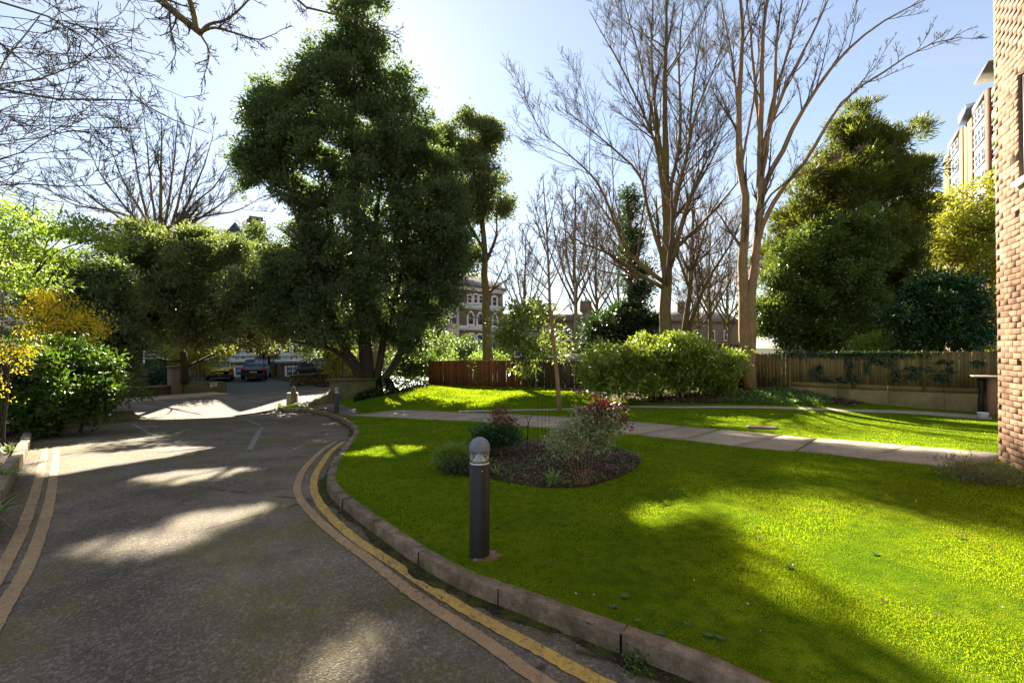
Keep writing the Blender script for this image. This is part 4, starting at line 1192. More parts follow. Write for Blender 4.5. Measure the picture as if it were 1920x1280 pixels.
# ------------------------------------------------------------ smaller things
p = at(270, 672, 33.5)
sg = empty('slatted_gate', (p[0], p[1], float(gz(p[0], p[1]))), math.atan2(SD[1], SD[0]) * .5, 'weathered slatted gate with one white post beyond the low wall', 'gate')
zt = EYE + (651 - 655) / F * p[1] - sg.location.z
for k in range(3):
    MB().box(0.06, 1.35, -.02, .02, zt - .22 - .24 * k, zt - .05 - .24 * k).build('slat', m_plain('weathered_slat', (.36, .31, .24), rough=.8) if k == 0 else bpy.data.materials['weathered_slat'], sg, local=True)
MB().box(-.05, .05, -.05, .05, -.3, zt - .1).build('post', MAT['white_paint'], sg, local=True)
MB().box(1.36, 1.46, -.05, .05, -.3, zt).build('post', bpy.data.materials['weathered_slat'], sg, local=True)

p = at(1856, 780, 14.1); z = float(gz(p[0], p[1]))
bp = empty('brick_pier', (p[0], p[1], z), math.atan2(-.46, .888), 'buff brick pier with slab cap and black pipe at the end of the retaining wall', 'pier')
MB().box(-.02, .5, -.1, .4, -.2, 1.13).build('shaft', MAT['brick_buff'], bp, local=True)
MB().cbox(-.36, .56, -.16, .46, 1.132, 1.19, .01).build('cap', MAT['slab'], bp, local=True)
MB().tubes([(-.16, .12, -.1), (-.16, .12, .5), (-.12, .14, .8), (-.16, .12, 1.131)], [.07, .065, .07, .09], 10).build('pipe', MAT['black_iron'], bp, smooth=True, local=True)
p = at(1843, 781, 13.8); z = float(gz(p[0], p[1]))
tb_ = MB().lathe([(.10, .0), (.13, .16), (.135, .17), (.125, .168), (.09, .02), (.01, .02)], 20).build('plastic_tub', MAT['white_paint'], None, origin=None)
tb_.location = (p[0], p[1], z); tag(tb_, 'white plastic tub at the foot of the black pipe', 'tub')

ga, gb_ = gp(1403, 803), gp(1459, 805)
d = (gb_ - ga)[:2]; gl = np.linalg.norm(d)
gr = empty('drain_grate', (ga[0], ga[1], float(gz(ga[0], ga[1])) + .02), math.atan2(d[1], d[0]), 'rusty drain grate set in the sunny strip of lawn', 'drain grate')
rust = m_plain('rusty_iron', (.17, .10, .07), (.10, .065, .05), 20, .8)
MB().ring([(0, 0), (gl, 0), (gl, .3), (0, .3)], [(.03, .03), (gl - .03, .03), (gl - .03, .27), (.03, .27)], 'z', -.03, .02).build('frame', rust, gr, local=True)
for k in range(11):
    x = .05 + (gl - .1) * k / 10; MB().box(x - .013, x + .013, .028, .272, -.02, .015).build('bar', rust, gr, local=True)
MB().box(.02, gl - .02, .02, .28, -.05, -.028).build('sump', MAT['soil'], gr, local=True)
# ------------------------------------------------------------ vegetation generators
def unit(v): return v / np.maximum(np.linalg.norm(v, axis=-1, keepdims=True), 1e-9)
def leaf_quads(mb, P, D, N, L, W, fold=0.18):
    S = unit(np.cross(D, N)); N = np.cross(S, D)
    L = np.asarray(L)[:, None]; W = np.asarray(W)[:, None]
    m = P + D * L * .45
    V = np.stack([P, m + S * W / 2 + N * W * fold, P + D * L - N * L * .08, m - S * W / 2 + N * W * fold], 1)
    n = len(P); i = np.arange(n)[:, None] * 4
    mb.add(V.reshape(-1, 3), i + np.array([0, 1, 2, 3]))
def blob(u, v, ru, rv, Y, ry=None):
    c = at(u, v, Y); s = Y / F
    return (*c, ru * s, (ry if ry is not None else max(ru, rv) * s * .8), rv * s)
def carved(P):
    """leaves standing in the sun paths that reach the light slivers on the drive and lawn"""
    k = (P[:, 2] + .08) / sdir[2]
    gx, gy = P[:, 0] - sdir[0] * k, P[:, 1] - sdir[1] * k
    c = np.zeros(len(P), bool)
    for pl in GAPS: c |= in_poly(gx, gy, pl)
    return c
def _wide(g):
    g = np.array(g, float); c = g.mean(0); return c + (g - c) * [1.05, 1.55]
GAPS = [gpl(_wide(g), -.1)[:, :2] for g in (
    [(300, 962), (380, 950), (470, 944), (540, 942), (500, 955), (430, 968), (350, 972)], [(95, 1022), (190, 1000), (300, 990), (420, 994), (360, 1012), (250, 1030), (150, 1030)],
    [(235, 888), (330, 877), (450, 872), (500, 874), (430, 886), (320, 896)], [(60, 868), (180, 850), (330, 838), (420, 838), (330, 852), (200, 866), (100, 878)],
    [(440, 1300), (560, 1238), (680, 1190), (770, 1165), (830, 1160), (740, 1205), (640, 1255), (570, 1300)], 
    [(640, 860), (720, 845), (800, 850), (740, 866)], [(1180, 990), (1300, 960), (1330, 985), (1230, 1020)])]
def crown(blobs, ncl, lpc, L, W, rcl, seed, shell=.55, up=.25, out=.7, gap=.0, gfreq=1.3, rough=.16, flat=.6, rand=.8, hang=0.0, carve=False):
    """leaf clumps through a union of ellipsoids, thick near the skin"""
    r = np.random.default_rng(seed)
    B = np.array(blobs); a = B[:, 3] * B[:, 5] + B[:, 3] * B[:, 4] + B[:, 4] * B[:, 5]
    ncl = int(ncl * (1.25 if gap else 1))
    k = r.choice(len(B), ncl, p=a / a.sum())
    d = unit(r.normal(size=(ncl, 3)))
    ph = r.uniform(0, 6.28, (len(B), 3))
    mod = 1 + rough * (np.sin(d[:, 0] * 5 + ph[k, 0]) + np.sin(d[:, 2] * 6 + ph[k, 1]) + np.sin((d[:, 1] + d[:, 0]) * 7 + ph[k, 2])) * .6
    rad = (1 - shell * r.random(ncl) ** 1.6) * mod
    C = B[k, :3] + d * rad[:, None] * B[k, 3:]
    if gap:
        q = C * gfreq
        nz = np.sin(q[:, 0] + 1.7 * np.sin(q[:, 2] * .9 + 1)) + np.sin(q[:, 2] * 1.3 + 1.4 * np.sin(q[:, 1] * 1.1)) + np.sin(q[:, 1] * 1.2 + q[:, 0] * .7)
        keep = nz > gap * 3 - 1.6
        C, d, k = C[keep], d[keep], k[keep]; ncl = len(C)
    if carve:
        keep = ~carved(C); C, d, k = C[keep], d[keep], k[keep]; ncl = len(C)
    n = ncl * lpc
    c = np.repeat(np.arange(ncl), lpc)
    off = r.normal(size=(n, 3)) * rcl * np.array([1, 1, flat])
    P = C[c] + off
    if carve:
        kp = ~carved(P); P, c, off = P[kp], c[kp], off[kp]; n = len(P)
    o = unit(d * B[k, 3:].mean() / B[k, 3:])
    D = unit(o[c] * out + unit(off) * .5 + r.normal(size=(n, 3)) * rand * .6 + np.array([0, 0, up - hang]))
    N = unit(np.array([0, 0, 1.0]) + o[c] * .4 + r.normal(size=(n, 3)) * .55)
    s = r.uniform(.65, 1.25, n)
    m = MB(); leaf_quads(m, P, D, N, L * s, W * s * r.uniform(.85, 1.15, n))
    return m
def lumpy(blobs, r_sub, seed, dens=1.0, lo=.72, hi=1.12, core=.82):
    """break ellipsoids into many smaller tufts over a reduced core"""
    r = np.random.default_rng(seed); out = []
    for b in blobs:
        b = np.array(b); a = (b[3] * b[5] + b[3] * b[4] + b[4] * b[5]) / 3
        n = max(3, int(3.2 * a / r_sub ** 2 * dens)); d = unit(r.normal(size=(n, 3)))
        c = b[:3] + d * b[3:] * r.uniform(lo, hi, (n, 1)); q = r_sub * r.uniform(.55, 1.3, n)
        out += [(*ci, qi, qi, qi * r.uniform(.6, 1.1)) for ci, qi in zip(c, q)]
        if core: out.append((*b[:3], *(b[3:] * core)))
    return out
def grow(P0, D0, L0, R0, lev, r):
    """one generation of branches; returns polylines, radii"""
    n = lev['n']; M = len(P0)
    P = np.zeros((M, n, 3)); P[:, 0] = P0; d = unit(D0.copy())
    st = L0[:, None] / (n - 1)
    for j in range(1, n):
        d = unit(d + r.normal(size=(M, 3)) * lev.get('wig', .12) + np.array([0, 0, lev.get('trop', .05)]))
        P[:, j] = P[:, j - 1] + d * st
    s = np.linspace(0, 1, n)
    R = R0[:, None] * (1 - lev.get('taper', .75) * s)
    return P, np.maximum(R, lev.get('rmin', .004))
def sprout(P, R, Lp, lev, r):
    """children on branches"""
    M, n, _ = P.shape; k = lev['k']
    t = r.uniform(lev.get('t0', .2), 1, (M, k)); t = np.sort(t, 1)
    x = t * (n - 1); i = np.minimum(x.astype(int), n - 2); f = (x - i)[..., None]
    rows = np.arange(M)[:, None]
    p = P[rows, i] * (1 - f) + P[rows, i + 1] * f
    d = unit(P[rows, i + 1] - P[rows, i])
    rr = (R[rows, i] * (1 - f[..., 0]) + R[rows, i + 1] * f[..., 0]) * lev.get('rr', .55)
    a = np.radians(r.normal(lev.get('ang', 40), lev.get('angs', 9), (M, k)))[..., None]
    w = unit(np.cross(d, r.normal(size=(M, k, 3)) + np.array(lev.get('bias', (0, 0, 0)))))
    D = unit(np.cos(a) * d + np.sin(a) * w + np.array([0, 0, lev.get('lift', .1)]))
    L = Lp[:, None] * lev['ratio'] * r.uniform(.55, 1.25, (M, k)) * (1 - .45 * t)
    return p.reshape(-1, 3), D.reshape(-1, 3), L.reshape(-1), rr.reshape(-1)
def bare_tree(root, limbs, levels, seed, bark, twig, n0=14, name='crown', k0=7, tips=None):
    """limbs: list of (points world (k,3), r0, r1)"""
    r = np.random.default_rng(seed)
    tr = MB(); Ps, Rs, Ls = [], [], []
    for pts, r0, r1 in limbs:
        P = crom(pts, .15); L = np.linalg.norm(np.diff(P, axis=0), axis=1).sum()
        P = resample(P, n=n0); P[1:-1] += r.normal(size=(n0 - 2, 3)) * .012 * L / n0 * 2
        R = r0 + (r1 - r0) * np.linspace(0, 1, n0) ** .8
        tr.tubes(P[None], R[None], k0); Ps.append(P); Rs.append(R); Ls.append(L)
    tr.build('trunk', bark, root, smooth=True)
    P, R, L = np.array(Ps), np.array(Rs), np.array(Ls)
    cr = MB(); last = None
    for lv in levels:
        if lv.get('cap'): L = np.minimum(L, lv['cap'])
        p, D, L, rr = sprout(P, R, L, lv, r)
        ok = L > lv.get('lmin', .12); p, D, L, rr = p[ok], D[ok], L[ok], rr[ok]
        P, R = grow(p, D, L, rr, lv, r)
        cr.tubes(P, R, lv.get('sides', 3))
        last = (P, R, L)
    if levels: cr.build(name, twig, root, smooth=True)
    return last
def limb(px, Ys, r0, r1):
    """pixel polyline with depths -> world limb"""
    if np.isscalar(Ys): Ys = [Ys] * len(px)
    Ys = np.interp(np.linspace(0, 1, len(px)), np.linspace(0, 1, len(Ys)), Ys)
    return (np.array([at(u, v, y) for (u, v), y in zip(px, Ys)]), r0, r1)
def m_bark(name, a, b, moss, amt=.4, vs=2.0):
    t = NT(name)
    v = t.co((1, 1, .25))
    c = t.mix(t.ramp(t.noise(9 * vs, 7, .65, vec=v), [(.35, 0.0), (.65, 1.0)]), a, b)
    c = t.mix(t.math('MULTIPLY', t.ramp(t.noise(1.3, 6, .65), [(.45, 0.0), (.62, 1.0)]), amt), c, moss)
    t.base(c, .9, .15); t.bump(t.noise(14 * vs, 5, .7, vec=v), .8, .02)
    return t.m
MAT['bark_tan'] = m_bark('tan_bark', (.38, .23, .125), (.22, .13, .07), (.15, .13, .035), .5)
MAT['bark_olive'] = m_bark('mossy_olive_bark', (.22, .155, .07), (.13, .09, .045), (.15, .14, .03), .7)
MAT['bark_dark'] = m_bark('dark_bark', (.055, .042, .03), (.03, .024, .018), (.08, .075, .015), .5)
MAT['twig'] = m_bark('brown_twigs', (.17, .115, .075), (.11, .075, .05), (.12, .11, .04), .3)
MAT['twig_grey'] = m_bark('grey_brown_twigs', (.13, .10, .08), (.085, .065, .055), (.10, .09, .04), .3)
MAT['twig_far'] = m_bark('far_twigs', (.19, .14, .10), (.13, .10, .075), (.12, .11, .05), .3)

LEAF = dict(
    holm=m_leaf('dark_evergreen_leaf', ((.040, .066, .034), (.072, .105, .050), (.13, .155, .075)), (.30, .42, .07), .32, .5, .25, .4),
    holm2=m_leaf('grey_evergreen_leaf', ((.050, .070, .036), (.092, .115, .054), (.17, .175, .09)), (.36, .44, .08), .34, .5, .25, .4),
    laurel=m_leaf('glossy_laurel_leaf', ((.016, .038, .008), (.034, .070, .012), (.065, .115, .018)), (.24, .42, .02), .26, .4, .3),
    lime=m_leaf('fresh_green_leaf', ((.10, .17, .02), (.16, .24, .03), (.22, .29, .05)), (.42, .60, .06), .45, .45, .4),
    yellow=m_leaf('yellow_blossom', ((.62, .44, .015), (.74, .56, .02), (.78, .64, .05)), (.95, .74, .04), .6, .6, .2),
    white=m_leaf('white_blossom', ((.62, .62, .56), (.72, .72, .68), (.78, .78, .74)), (.6, .6, .5), .3, .5, .3),
    hedge=m_leaf('clipped_hedge_leaf', ((.075, .13, .018), (.155, .21, .030), (.25, .285, .06)), (.48, .60, .05), .34, .34, .5, .3),
    yew=m_leaf('yew_spray', ((.045, .068, .013), (.09, .105, .02), (.19, .15, .03)), (.32, .36, .03), .33, .5, .3, .35),
    holly=m_leaf('holly_leaf', ((.040, .074, .018), (.075, .12, .026), (.13, .175, .04)), (.32, .42, .04), .32, .4, .35, .3),
    camellia=m_leaf('camellia_leaf', ((.012, .040, .013), (.022, .062, .018), (.04, .09, .025)), (.10, .22, .02), .2, .32, .5),
    ochre=m_leaf('yellow_green_leaf', ((.16, .19, .025), (.26, .27, .035), (.40, .31, .03)), (.60, .60, .05), .45, .45, .35),
    pale=m_leaf('pale_tree_leaf', ((.11, .16, .03), (.18, .22, .05), (.30, .30, .15)), (.42, .52, .07), .38, .33, .5),
    ivy=m_leaf('ivy_leaf', ((.012, .030, .009), (.025, .05, .013), (.05, .08, .02)), (.10, .18, .02), .22, .35, .5),
    teal=m_leaf('blue_green_leaf', ((.02, .055, .035), (.035, .08, .05), (.06, .11, .07)), (.10, .22, .08), .25, .4, .4),
    varieg=m_leaf('variegated_leaf', ((.14, .20, .06), (.36, .40, .20), (.62, .62, .42)), (.50, .55, .24), .3, .4, .4),
    red=m_leaf('red_young_leaf', ((.10, .010, .016), (.20, .014, .02), (.07, .016, .02)), (.32, .02, .025), .3, .35, .5),
    bronze=m_leaf('bronze_leaf', ((.06, .05, .02), (.14, .05, .025), (.28, .09, .04)), (.40, .14, .04), .3, .4, .4),
    strap=m_leaf('strap_leaf', ((.09, .17, .03), (.15, .25, .045), (.22, .30, .07)), (.30, .42, .05), .3, .35, .5),
    lavender=m_leaf('grey_green_sprig', ((.13, .13, .085), (.21, .21, .13), (.31, .28, .21)), (.32, .34, .16), .3, .6, .2),
    pink=m_leaf('pink_heather', ((.42, .10, .30), (.55, .2, .42), (.62, .32, .5)), (.5, .15, .35), .3, .6, .2),
    litter=m_leaf('dead_leaf', ((.07, .04, .02), (.13, .08, .04), (.28, .19, .11)), (.25, .14, .05), .15, .7, .2),
    cover=m_leaf('ground_cover_leaf', ((.04, .10, .016), (.075, .15, .024), (.13, .20, .04)), (.22, .38, .03), .3, .4, .4),
)
def plant(name, label, cat, u, v, Y, group=None, ground=True):
    p = at(u, v, Y); z = float(gz(p[0], p[1])) if ground else p[2]
    return empty(name, (p[0], p[1], z - .02), 0, label, cat, group)
def stems(root, px_lists, mat, name='stem', k=6):
    for L in px_lists:
        pts, r0, r1 = L
        P = crom(pts, .15); P = resample(P, n=10)
        m = MB(); m.tubes(P, r0 + (r1 - r0) * np.linspace(0, 1, 10), k); m.build(name, mat, root, smooth=True)

# ------------------------------------------------------------ the big multi-stemmed evergreen
Y = 22.0
t = plant('evergreen_tree', 'tall dark evergreen with several stems rising above the mossy retaining wall', 'tree', 690, 706, Y)
lb = [limb([(690, 725), (688, 690), (684, 640), (676, 540), (668, 380), (664, 180), (668, 20)], Y, .36, .04),
      limb([(684, 716), (668, 696), (648, 672), (621, 654), (579, 645), (545, 640)], [Y, Y - 1.2], .20, .05),
      limb([(690, 716), (672, 690), (650, 662), (628, 610), (600, 520), (560, 420), (530, 300)], [Y, Y - 1.5], .21, .04),
      limb([(704, 722), (711, 690), (716, 655), (728, 600), (760, 480), (765, 330)], [Y, Y + .6], .19, .04),
      limb([(712, 722), (735, 690), (752, 660), (770, 600), (800, 500), (835, 420)], [Y, Y + 1.2], .21, .05),
      limb([(684, 600), (700, 450), (720, 300), (720, 180)], [Y, Y - .8], .16, .03),
      limb([(680, 560), (620, 430), (600, 300), (590, 180)], [Y, Y + .8], .14, .03)]
bare_tree(t, lb, [dict(k=9, ratio=.32, n=5, ang=55, t0=.3, wig=.12, sides=4, cap=9), dict(k=6, ratio=.5, n=4, ang=45, wig=.15)], 11, MAT['bark_dark'], MAT['bark_dark'], name='branches')
bl = [blob(*b, Y) for b in [(672, 42, 44, 62), (668, 118, 64, 60), (603, 125, 46, 50), (512, 185, 40, 56), (496, 240, 34, 60), (560, 210, 50, 70), (505, 330, 36, 60), (520, 420, 36, 70), (540, 520, 36, 50), (640, 200, 95, 80), (735, 205, 50, 75), (535, 290, 62, 80), (660, 300, 120, 90),
      (765, 310, 50, 90), (500, 320, 34, 60), (565, 400, 62, 80), (680, 420, 120, 95), (800, 430, 62, 80), (545, 470, 34, 60), (590, 510, 75, 85), (700, 530, 120, 85), (800, 530, 55, 75), (570, 600, 60, 52), (650, 610, 95, 45),
      (765, 600, 65, 55), (690, 15, 26, 36), (812, 300, 26, 60), (838, 385, 28, 60), (852, 455, 30, 50), (520, 565, 40, 60), (830, 470, 40, 60)]]
crown(lumpy(bl, .5, 21, 1.1, .75, 1.12, .9), 11000, 24, .17, .08, .17, 21, shell=.75, gap=.03, gfreq=1.9, rough=.1, rand=1.0, carve=True).build('crown', LEAF['holm'], t)

Y = 29.0
t = plant('evergreen_tree', 'slender evergreen with a broken rounded crown on a tall bare trunk before the brick villa', 'tree', 915, 664, Y)
bare_tree(t, [limb([(917, 690), (913, 640), (911, 560), (908, 480), (905, 420), (890, 330), (880, 240)], Y, .34, .05), limb([(908, 500), (930, 440), (930, 390)], Y, .12, .03), limb([(908, 470), (880, 420), (860, 380)], Y, .12, .03),
              limb([(911, 560), (935, 520), (955, 470)], Y, .07, .02), limb([(911, 600), (880, 590), (850, 560)], Y, .06, .015), limb([(912, 605), (935, 585), (950, 570)], Y, .06, .015)],
          [dict(k=8, ratio=.4, n=5, ang=50, t0=.2, sides=3, cap=6), dict(k=6, ratio=.5, n=4, ang=40)], 12, MAT['bark_olive'], MAT['twig_grey'], name='branches')
bl = [blob(*b, Y) for b in [(882, 262, 40, 40), (876, 222, 12, 20), (922, 262, 20, 38), (845, 275, 22, 30), (885, 335, 64, 54), (826, 300, 26, 50), (815, 380, 30, 60), (905, 385, 48, 36), (865, 400, 46, 40), (938, 388, 24, 20), (840, 350, 28, 40), (858, 455, 40, 40), (880, 480, 26, 26), (835, 420, 30, 40)]]
crown(lumpy(bl, .55, 22, 1.1, .75, 1.15, .85), 3000, 22, .18, .085, .2, 22, shell=.85, gap=.2, gfreq=2.2, rough=.1, rand=1.0).build('crown', LEAF['holm2'], t)

Y = 23.4
t = plant('evergreen_tree', 'broad low evergreen with a domed crown leaning out over the street', 'tree', 345, 692, 28.0)
bare_tree(t, [limb([(347, 715), (345, 690), (343, 650), (338, 590), (330, 520)], [28, 24], .24, .06), limb([(343, 640), (300, 590), (260, 540)], [26, Y], .11, .03), limb([(343, 630), (400, 580), (450, 530)], [26, Y], .12, .03), limb([(342, 610), (370, 540), (390, 480)], [25.5, Y - .5], .1, .03)],
          [dict(k=8, ratio=.4, n=5, ang=50, sides=3), dict(k=5, ratio=.5, n=4, ang=40)], 13, MAT['bark_dark'], MAT['bark_dark'], name='branches')
bl = [blob(*b, Y, 1.9) for b in [(240, 505, 50, 52), (320, 500, 66, 52), (410, 510, 66, 55), (478, 545, 50, 60), (355, 575, 85, 52), (275, 580, 45, 48), (425, 592, 66, 42), (495, 590, 36, 46), (330, 462, 50, 26), (430, 468, 46, 24), (250, 470, 36, 26), (520, 610, 30, 34), (300, 628, 26, 20), (395, 634, 34, 14), (250, 610, 26, 30), (470, 632, 22, 18), (345, 640, 18, 12), (380, 440, 20, 14), (285, 448, 18, 14)]]
crown(lumpy(bl, .5, 23, 1.2, .75, 1.25), 5000, 22, .17, .08, .18, 23, shell=.8, gap=.15, gfreq=1.6, rough=.12, rand=1.0).build('crown', LEAF['holm2'], t)

# ------------------------------------------------------------ bare trees
UP3 = [dict(k=15, ratio=.54, n=7, ang=34, t0=.15, wig=.07, trop=.06, sides=4, rr=.5, cap=10, rmin=.011),
       dict(k=9, ratio=.46, n=6, ang=34, t0=.15, wig=.09, trop=.06, sides=3, rr=.55, rmin=.0075),
       dict(k=9, ratio=.48, n=4, ang=38, t0=.15, wig=.12, trop=.05, sides=3, rr=.6, rmin=.0055, lmin=.12)]
Y = 24.0
t = plant('bare_tree', 'big leafless vase-shaped tree rising behind the clipped hedge', 'tree', 1248, 660, Y)
lb = [limb([(1250, 700), (1249, 640), (1248, 570), (1250, 510), (1252, 400), (1246, 200), (1250, 60), (1248, -60)], Y, .36, .03),
      limb([(1244, 540), (1222, 528), (1200, 515), (1140, 475), (1090, 455), (1050, 425)], [Y, Y - 2], .12, .02),
      limb([(1246, 530), (1200, 495), (1172, 465), (1150, 410), (1125, 350), (1080, 300), (1010, 245)], [Y, Y - 1], .12, .015),
      limb([(1247, 500), (1228, 440), (1215, 390), (1200, 330), (1140, 270), (1050, 200)], [Y, Y + 1.5], .12, .015),
      limb([(1249, 430), (1240, 340), (1232, 280), (1200, 200), (1150, 100), (1105, 20)], [Y, Y - 1.5], .12, .015),
      limb([(1250, 400), (1238, 290), (1220, 200), (1190, 75), (1165, -20)], [Y, Y + 1.2], .12, .015),
      limb([(1250, 470), (1262, 410), (1280, 320), (1310, 200), (1340, 125), (1372, 40)], [Y, Y + .8], .12, .015),
      limb([(1250, 440), (1268, 360), (1290, 280), (1300, 150), (1330, -10)], [Y, Y - 1.6], .11, .015),
      limb([(1250, 520), (1264, 480), (1290, 380), (1330, 290), (1362, 215)], [Y, Y - 2], .13, .02),
      limb([(1251, 350), (1230, 220), (1222, 100), (1225, -30)], [Y, Y - 2.4], .12, .02),
      limb([(1251, 380), (1275, 250), (1272, 110), (1285, -30)], [Y, Y + 2], .12, .02)]
bare_tree(t, lb, UP3, 31, MAT['bark_olive'], MAT['twig'])
Y = 17.4
t = plant('bare_tree', 'leafless twin-stemmed tree with pink-brown bark in front of the olive fence', 'tree', 1405, 727, Y)
lb = [limb([(1407, 742), (1404, 725), (1400, 690), (1396, 650), (1394, 600), (1393, 490), (1397, 355), (1387, 325), (1386, 200), (1389, 82), (1389, -60)], Y, .255, .035),
      limb([(1409, 740), (1408, 690), (1407, 640), (1407, 590), (1419, 476), (1425, 350), (1428, 219), (1430, 82), (1444, -60)], [Y, Y - .3], .21, .04),
      limb([(1412, 500), (1428, 425), (1470, 350), (1515, 295), (1580, 190), (1646, 142), (1723, 93), (1800, 70)], [Y, Y - 2.0], .11, .012),
      limb([(1420, 440), (1433, 350), (1477, 262), (1531, 164), (1602, 82), (1680, 27), (1745, -5)], [Y, Y - 1.2], .13, .015),
      limb([(1424, 350), (1430, 280), (1471, 164), (1520, 71), (1562, -20)], [Y, Y - .6], .11, .02),
      limb([(1424, 390), (1432, 306), (1449, 191), (1482, 82), (1512, -30)], [Y, Y + .8], .11, .02),
      limb([(1427, 260), (1418, 190), (1411, 109), (1398, -30)], [Y, Y + .5], .08, .02),
      limb([(1396, 370), (1386, 240), (1373, 109), (1346, -20)], [Y, Y - 1], .07, .015),
      limb([(1414, 480), (1430, 390), (1477, 339), (1559, 306), (1646, 268)], [Y, Y - 1.6], .06, .008),
      limb([(1428, 300), (1452, 200), (1455, 90), (1470, -30)], [Y, Y - 1.8], .09, .02),
      limb([(1387, 320), (1402, 250), (1418, 150), (1424, 40)], [Y, Y + 1], .06, .015)]
bare_tree(t, lb, [dict(k=9, ratio=.34, n=6, ang=28, t0=.3, wig=.07, trop=.05, sides=4, rr=.45, cap=7, rmin=.010),
                  dict(k=7, ratio=.42, n=5, ang=32, t0=.2, wig=.09, trop=.04, sides=3, rr=.55, rmin=.007), dict(k=5, ratio=.42, n=4, ang=38, t0=.2, wig=.1, sides=3, rr=.6, rmin=.0055, lmin=.06)], 32, MAT['bark_tan'], MAT['twig'])
# second stem group behind the big bare tree
Y = 31.0
t = plant('bare_tree', 'leaning leafless tree close behind the vase-shaped one', 'tree', 1282, 655, Y)
lb = [limb([(1276, 670), (1283, 620), (1292, 555), (1296, 470), (1300, 380), (1298, 300)], Y, .24, .03), limb([(1284, 640), (1300, 590), (1330, 520), (1372, 455), (1390, 410)], Y, .19, .03), limb([(1294, 520), (1320, 440), (1340, 350)], Y, .12, .02), limb([(1292, 540), (1262, 450), (1250, 360)], Y, .1, .02)]
bare_tree(t, lb, UP3, 33, MAT['bark_olive'], MAT['twig_far'])
Y = 14.7
t = plant('young_tree', 'thin leafless sapling standing alone on the grass by the path', 'tree', 1048, 769, Y)
lb = [limb([(1049, 775), (1047, 740), (1042, 680), (1036, 620), (1030, 550), (1027, 470), (1022, 390), (1018, 330)], Y, .082, .012)]
for k, (x, y0, x2, y2) in enumerate([(1034, 590, 1062, 520), (1034, 570, 985, 500), (1031, 540, 1068, 440), (1029, 520, 980, 430), (1028, 500, 1055, 390), (1027, 480, 995, 370), (1025, 440, 1045, 350), (1033, 600, 1075, 560), (1030, 545, 965, 470)]):
    lb.append(limb([(x, y0), ((x * .45 + x2 * .55), y0 * .55 + y2 * .45), (x2, y2)], [Y, Y + (-1) ** k * .5], .025, .006))
bare_tree(t, lb, [dict(k=7, ratio=.4, n=5, ang=38, t0=.3, wig=.1, trop=.08, rr=.45, rmin=.004, cap=1.8), dict(k=5, ratio=.5, n=4, ang=36, rr=.6, rmin=.003, lmin=.05)], 34, MAT['bark_tan'], MAT['twig'])
Y = 42.0
t = plant('bare_tree', 'leafless tree fanning up behind the domed evergreen', 'tree', 300, 640, Y)
lb = [limb([(300, 700), (301, 560), (302, 430), (303, 300), (302, 215)], Y, .42, .03)]
for k, (x, y) in enumerate([(120, 320), (165, 280), (200, 250), (240, 225), (270, 205), (335, 205), (365, 225), (400, 255), (440, 285), (470, 330), (490, 370), (85, 350)]):
    lb.append(limb([(301, 500 - k % 4 * 22), (301 + (x - 301) * .35, 420 - k % 3 * 10), (301 + (x - 301) * .75, y + (430 - y) * .42), (x, y)], [Y, Y + ((k * 37) % 7 - 3)], .17, .02))
bare_tree(t, lb, [dict(k=12, ratio=.42, n=6, ang=32, t0=.2, wig=.06, trop=.05, rr=.5, cap=9, rmin=.022), dict(k=8, ratio=.45, n=5, ang=34, wig=.08, rr=.6, rmin=.016), dict(k=6, ratio=.45, n=4, ang=36, rr=.7, rmin=.013)], 35, MAT['bark_olive'], MAT['twig_grey'])
# far trees between the villa and the yew
far = [(1078, 655, 46, 330, 60, 'pale leafless tree behind the silver car roof'), (1118, 655, 52, 400, 55, 'far leafless tree just left of the ivy-clad trunk'), (1330, 655, 44, 420, 50, 'far leafless tree between the hedge and the twin-stemmed tree'), (1365, 655, 50, 480, 46, 'small far leafless tree beside the twin-stemmed trunk'),
       (1310, 655, 60, 500, 50, 'small distant leafless tree seen under the leaning tree'), (985, 660, 58, 430, 50, 'distant leafless tree over the pale-leaved tree'), (1160, 655, 62, 430, 60, 'distant leafless tree behind the ivy-clad trunk')]
for k, (u, v, Y, vt, sp, lab) in enumerate(far):
    t = plant('bare_tree', lab, 'tree', u, v, Y, 'far leafless trees')
    lb = [limb([(u, v + 20), (u + 2, (v + vt) / 2 + 60), (u - 2, (v + vt) / 2), (u + 3, vt)], Y, .26, .03)]
    for j in range(7):
        x = u + sp * (j - 3) / 3 * 1.3
        lb.append(limb([(u, v - (v - vt) * (.25 + .05 * (j % 3))), (u + (x - u) * .5, v - (v - vt) * .5), (x, vt + abs(j - 3) * 16)], [Y, Y + (j * 5 % 7) - 3], .12, .02))
    bare_tree(t, lb, [dict(k=9, ratio=.45, n=5, ang=36, t0=.2, wig=.09, rr=.5, cap=9, rmin=.024), dict(k=7, ratio=.47, n=4, ang=38, wig=.1, rr=.6, rmin=.018), dict(k=5, ratio=.47, n=3, ang=38, rr=.7, rmin=.015)], 40 + k, MAT['bark_olive'], MAT['twig_far'])

